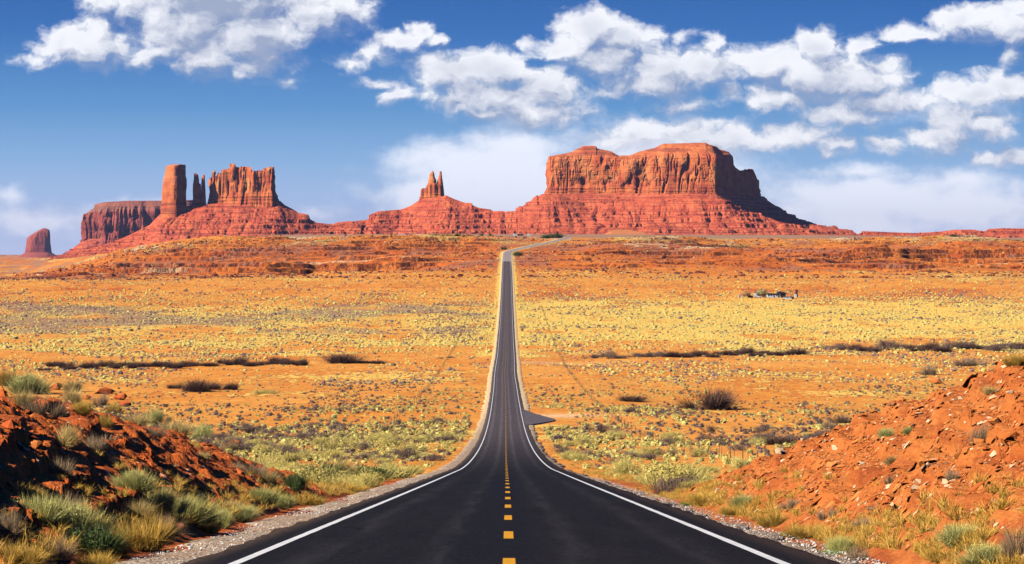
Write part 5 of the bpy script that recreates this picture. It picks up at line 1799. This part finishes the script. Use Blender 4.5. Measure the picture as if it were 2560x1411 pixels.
# ------------------------------------------------------------------ homestead in the valley
M_wall = plain('white_render', (.80, .76, .70), .8, .12, .8)
M_roof = plain('dark_roof', (.035, .03, .03), .8, .3, 1)
M_wood = plain('dark_boards', (.06, .03, .022), .9, .4, 1.5)
M_rust = plain('rusty_tank', (.20, .045, .03), .75, .5, 1.0)
M_glass = plain('dark_window', (.02, .022, .03), .25, .1, 1, .5)
M_car = plain('white_car_paint', (.80, .80, .80), .35, .06, 2, .5)
M_tyre = plain('tyre_rubber', (.02, .02, .02), .9, .2)
M_blue = plain('blue_cloth', (.05, .09, .45), .8, .2)
M_orange = plain('orange_cloth', (.85, .25, .03), .8, .2)
M_yel = plain('yellow_cloth', (.85, .6, .05), .8, .2)


def site(px, Y, dz=0):
    x = (px - CX) * Y / F
    return x, Y, float(full_z(np.array([x]), np.array([Y]))[0]) + dz


def put(name, mb, mat, parent, label=None):
    return link(name, mb.mesh(name), mat, parent, label=label)


YH = 1750
s = YH / F
# house
x, y, z = site(1944, YH)
h = link('ranch_house', None, label='low white house with a dark roof, largest building of the valley homestead', cat='house', loc=(x, y, z))
put('wall', MB().box((-3.9, 0, 1.15), (7.8, 6, 2.5)), M_wall, h)
put('roof', MB().prism([(-8.3, 2.35), (.2, 2.35), (.2, 2.62), (-3.9, 3.1), (-8.3, 2.6)], -3.5, 3.5), M_roof, h)
put('barn_wing', MB().box((3.1, .5, 1.3), (5.8, 7, 2.8)), M_wood, h, 'boarded wing on the right end of the house, dark with painted shade')  # dark board colour carries the shadow this wing stands in
put('barn_roof', MB().prism([(-.5, 2.66), (7.4, 2.66), (4.6, 3.9), (1.6, 4.7), (.3, 4.3)], -3.6, 4.4), M_roof, h, 'steep dark roof over the wing')
put('chimney', MB().box((.9, -1, 4.6), (.8, .8, 1.5)), M_wall, h)
put('porch_post', MB().box((1.4, -3.3, 1.2), (.25, .25, 2.6)), M_wall, h)
put('porch_post', MB().box((5.7, -3.3, 1.2), (.25, .25, 2.6)), M_wall, h)
for wx in (-6.8, -4.9, -.9):
    put('window', MB().box((wx, -3.03, 1.4), (.9, .08, .9)), M_glass, h)
put('door', MB().box((-2.9, -3.04, 1.0), (.9, .08, 2.0)), M_rust, h)
# low shed in front
x, y, z = site(1972, YH - 14)
h = link('low_shed', None, label='long low white shed in front of the dark wing of the house', cat='shed', loc=(x, y, z))
put('wall', MB().box((-.9, 0, .7), (5.4, 3.0, 1.5)), M_wall, h)
put('roof', MB().prism([(-3.8, 1.42), (3.8, 1.42), (3.8, 1.62), (-3.8, 1.8)], -1.8, 1.8), M_rust, h)
put('end_bay', MB().box((2.7, 0, .68), (1.7, 3.2, 1.5)), M_wood, h, 'dark open bay on the right end')
# water tank
x, y, z = site(1990, YH + 4)
h = link('water_tank', None, label='tall rusty tank on a white block standing right of the house', cat='water tank', loc=(x, y, z))
put('pedestal', MB().box((-.3, 0, 1.2), (1.7, 1.7, 2.6)), M_wall, h)
put('stair', MB().box((1.0, 0, 1.1), (.9, 1.3, 2.5), tilt=-.12), M_wood, h)
put('tank', MB().tube((.0, 0, 2.45), (.5, 0, 5.9), 1.05, 1.0, 16), M_rust, h)
put('hoop', MB().tube((.12, 0, 3.3), (.14, 0, 3.42), 1.09, 1.09, 16).tube((.36, 0, 4.9), (.38, 0, 5.02), 1.06, 1.06, 16), M_wood, h)
# outhouse
x, y, z = site(1849, YH)
h = link('outhouse', None, label='tiny white outhouse with a dark door standing alone at the left of the homestead', cat='outhouse', loc=(x, y, z))
put('wall', MB().box((0, 0, 1.0), (1.5, 1.5, 2.0)), M_wall, h)
put('roof', MB().prism([(-.9, 1.98), (.9, 1.98), (.9, 2.08), (-.9, 2.3)], -.9, .9), M_wall, h)
put('door', MB().box((.12, -.78, .9), (.6, .06, 1.6)), M_wood, h)
# dark lean-to
x, y, z = site(1876, YH)
h = link('lean_to', None, label='dark lean-to between the outhouse and the white pickup', cat='shed', loc=(x, y, z))
put('frame', MB().box((-1.6, 0, .6), (.2, 2.5, 1.3)).box((1.6, 0, .6), (.2, 2.5, 1.3)).box((0, 1.1, .6), (3.2, .15, 1.2)), M_wood, h)
put('roof', MB().prism([(-2.4, 1.15), (2.4, 1.35), (2.4, 1.55), (-2.4, 1.35)], -1.5, 1.5), M_roof, h)


def vehicle(px, Y, label, rz, body, name='parked_car', van=False, mat=None):
    x, y, z = site(px, Y)
    r = link(name, None, label=label, cat=name.split('_')[-1], loc=(x, y, z))
    r.rotation_euler = (0, 0, rz)
    L_, W_, H_ = body
    if van:
        prof = [(-L_ / 2, .35), (L_ / 2, .35), (L_ / 2, H_ * .45), (L_ / 2 - .5, H_ * .62), (L_ / 2 - 1.0, H_), (-L_ / 2, H_)]
    else:
        prof = [(-L_ / 2, .35), (L_ / 2, .35), (L_ / 2, H_ * .5), (L_ / 2 - 1.1, H_ * .6), (L_ / 2 - 1.8, H_), (-L_ / 2 + .9, H_), (-L_ / 2 + .1, H_ * .6)]
    put('body', MB().prism(prof, -W_ / 2, W_ / 2), mat or M_car, r)
    put('window', MB().box((-.1, 0, H_ * .8), (L_ * .42, W_ + .03, H_ * .2)), M_glass, r)
    for sx in (-1, 1):
        for sy in (-1, 1):
            put('wheel', MB().tube((sx * L_ * .32, sy * (W_ / 2 - .12), .34), (sx * L_ * .32, sy * (W_ / 2 + .06), .34), .34, .34, 14), M_tyre, r)
    return r


x, y, z = site(1895, YH)
r = link('parked_pickup', None, label='white pickup parked between the lean-to and the pens of the homestead', cat='pickup', loc=(x, y, z))
put('body', MB().prism([(-2.7, .4), (2.7, .4), (2.7, 1.0), (-2.7, 1.0)], -.95, .95).prism([(-1.9, 1.0), (.1, 1.0), (-.2, 1.8), (-1.5, 1.8)], -.85, .85), M_car, r)
put('window', MB().box((-.85, 0, 1.42), (1.1, 1.74, .42)), M_glass, r)
for sx in (-1.8, 1.8):
    for sy in (-.9, .9):
        put('wheel', MB().tube((sx, sy - .12, .38), (sx, sy + .12, .38), .38, .38, 14), M_tyre, r)
x, y, z = site(1888, YH + 9)
h = link('white_shack', None, label='small white shack raised behind the pickup', cat='shack', loc=(x, y, z))
put('wall', MB().box((0, 0, 1.6), (1.7, 1.7, 3.2)), M_wall, h)
put('roof', MB().prism([(-1.0, 3.18), (1.0, 3.18), (0, 3.7)], -1, 1), M_wood, h)
x, y, z = site(1904, YH + 1)
h = link('timber_pen', None, label='dark timber pen between the white pickup and the house', cat='pen', loc=(x, y, z))
for q in range(4):
    put('post', MB().box((-2.0 + 1.35 * q, -1, 1.2), (.22, .22, 2.6)), M_wood, h)
for q in range(3):
    put('rail', MB().box((0, -1.06 , .5 + .75 * q), (4.6, .1, .22)), M_wood, h)
put('canopy', MB().box((.4, .3, 2.3), (3.8, 3, .2)), M_wood, h)


def small_tree(px, Y, hgt, wid, label, mat, dens=900):
    x, y, z = site(px, Y)
    r = link('bare_tree', None, label=label, cat='tree', loc=(x, y, z))
    m = MB()
    rg = random.Random(int(px))
    m.tube((0, 0, -.2), (.1, 0, hgt * .4), .22, .15)
    for i in range(7):
        a = rg.uniform(0, 6.28); t = rg.uniform(.3, .9)
        m.tube((.1, 0, hgt * rg.uniform(.22, .4)), (math.cos(a) * wid * .4 * t, math.sin(a) * wid * .4 * t, hgt * rg.uniform(.65, .9)), .09, .03, 5)
    put('trunk', m, M_wood, r)
    V, fl, t = combine([leafy(dens, int(px), .045, .9, 8), blades(300, int(px), 1.5, .1, .012, clump=6)])
    V = V * np.array([wid, wid, hgt]) + np.array([0, 0, .12 * hgt])
    link('crown', raw_mesh('tree_crown', V, fl, False, {'tint': t}), mat, r)


M_paletwig = leaf_mat('pale_twig', (.62, .44, .14), (.90, .72, .30))
M_pinktwig = leaf_mat('pink_twig', (.62, .30, .12), (.85, .50, .25))
small_tree(1901, YH + 16, 5.6, 8.0, 'pale yellow leafless tree behind the pickup and shack', M_paletwig)
small_tree(1868, YH + 14, 3.6, 6.0, 'pinkish leafless tree behind the dark lean-to', M_pinktwig, 500)

# small things on the far plateau edge
YP = 3560
for px, w, lb in ((1287, 5.2, 'white trailer at the left end of the far plateau camp above the bend'), (1301, 8.5, 'long dark roofed trailer in the middle of the far plateau camp'), (1322, 4.6, 'small white trailer at the right end of the far plateau camp')):
    x, y, z = site(px, YP)
    r = link('far_trailer', None, label=lb, cat='trailer', loc=(x, y, z))
    low = w > 8
    put('body', MB().box((0, 0, 1.9), (w, 2.6, 2.6)), M_wall if not low else M_wood, r)
    put('roof', MB().prism([(-w / 2 - .1, 3.18), (w / 2 + .1, 3.18), (w / 2 - .3, 3.45), (-w / 2 + .3, 3.45)], -1.4, 1.4), M_wall, r)
    put('window', MB().box((w * .18, -1.33, 2.2), (w * .3, .05, .8)), M_glass, r)
    for sx in (-1, 1):
        put('wheel', MB().tube((sx * w * .3, -1.1, .35), (sx * w * .3, -.85, .35), .36, .36, 12), M_tyre, r)
vehicle(1002, YP, 'white van parked at the left of the far plateau rim', 0, (5.0, 2, 2.3), 'parked_van', True)
vehicle(1014, YP, 'white pickup truck like car right of the van on the far plateau rim', 0, (4.6, 1.9, 1.7), 'parked_car')
vehicle(1142, YP, 'light car parked alone on the far plateau rim left of the camp', 0, (4.4, 1.8, 1.6), 'parked_car')
vehicle(1158, YP, 'dark car beside the light car on the far plateau rim', 0, (4.6, 1.9, 1.7), 'parked_car', mat=M_wood)
for i, (px, mt, nmc) in enumerate(((1022, M_wall, 'white'), (1029, M_orange, 'orange'), (1035, M_yel, 'yellow'), (1043, M_blue, 'blue'), (1165, M_blue, 'blue'))):
    x, y, z = site(px, YP)
    r = link('flag_pole', None, label='%s flag on a thin pole at the far plateau rim%s' % (nmc, ', near the dark car' if px > 1100 else ''), cat='flag', loc=(x, y, z))
    put('pole', MB().tube((0, 0, -.2), (0, 0, 4.2), .07, .05, 6), M_steel, r)
    m = MB()
    for q in range(4):
        m.prism([(q * .45, 2.9 + .06 * (q % 2)), (q * .45 + .45, 2.9 + .06 * ((q + 1) % 2)), (q * .45 + .45, 4.1), (q * .45, 4.1)], -.02 + .05 * (q % 2), .02 + .05 * (q % 2))
    put('cloth', m, mt, r)
for px, py, w, h, lb in ((1392, 594, 24, 10, 'dark juniper on the rim above the far road bend'), (1365, 596, 16, 7, 'smaller dark juniper left of the one above the far road bend'), (1204, 588, 8, 4, 'tiny dark bush on the plateau rim left of the trailers'), (1226, 588, 5, 5, 'tiny upright bush on the plateau rim beside the trailers'), (1293, 640, 16, 9, 'dark bush beside the outside of the road bend'),
                      (2383, 598, 16, 5, 'flat dark juniper on the right plateau rim'), (2540, 598, 16, 5, 'flat dark juniper on the plateau rim at the right edge'), (1143, 596, 9, 6, 'dark bush just under the rim below the parked cars'), (1260, 622, 12, 6, 'dark bush inside the left of the road bend')):
    Y_ = float(np.interp(py, [588, 594, 600, 620, 640], [3480, 3290, 3200, 2900, 2640]))
    x, y, z = site(px, Y_)
    plant('deep', x, y, z, w * Y_ / F, h * Y_ / F * 1.2, lb)


# ------------------------------------------------------------------ air
hm = bpy.data.materials.new('haze_air')
hm.use_nodes = True
hm.node_tree.nodes.clear()
k = NT(hm.node_tree)
ho = k.n('ShaderNodeOutputMaterial')
pv = k.n('ShaderNodeVolumePrincipled')
pv.inputs['Color'].default_value = (.56, .60, 1.0, 1)
pv.inputs['Density'].default_value = 1.5e-5
pv.inputs['Anisotropy'].default_value = .2
k.t.links.new(pv.outputs[0], ho.inputs['Volume'])
link('haze', MB().box((0, 17400, 0), (33000, 35400, 1100)).mesh('haze'), hm, kind='stuff', label='thin bluish air over the far mesas')
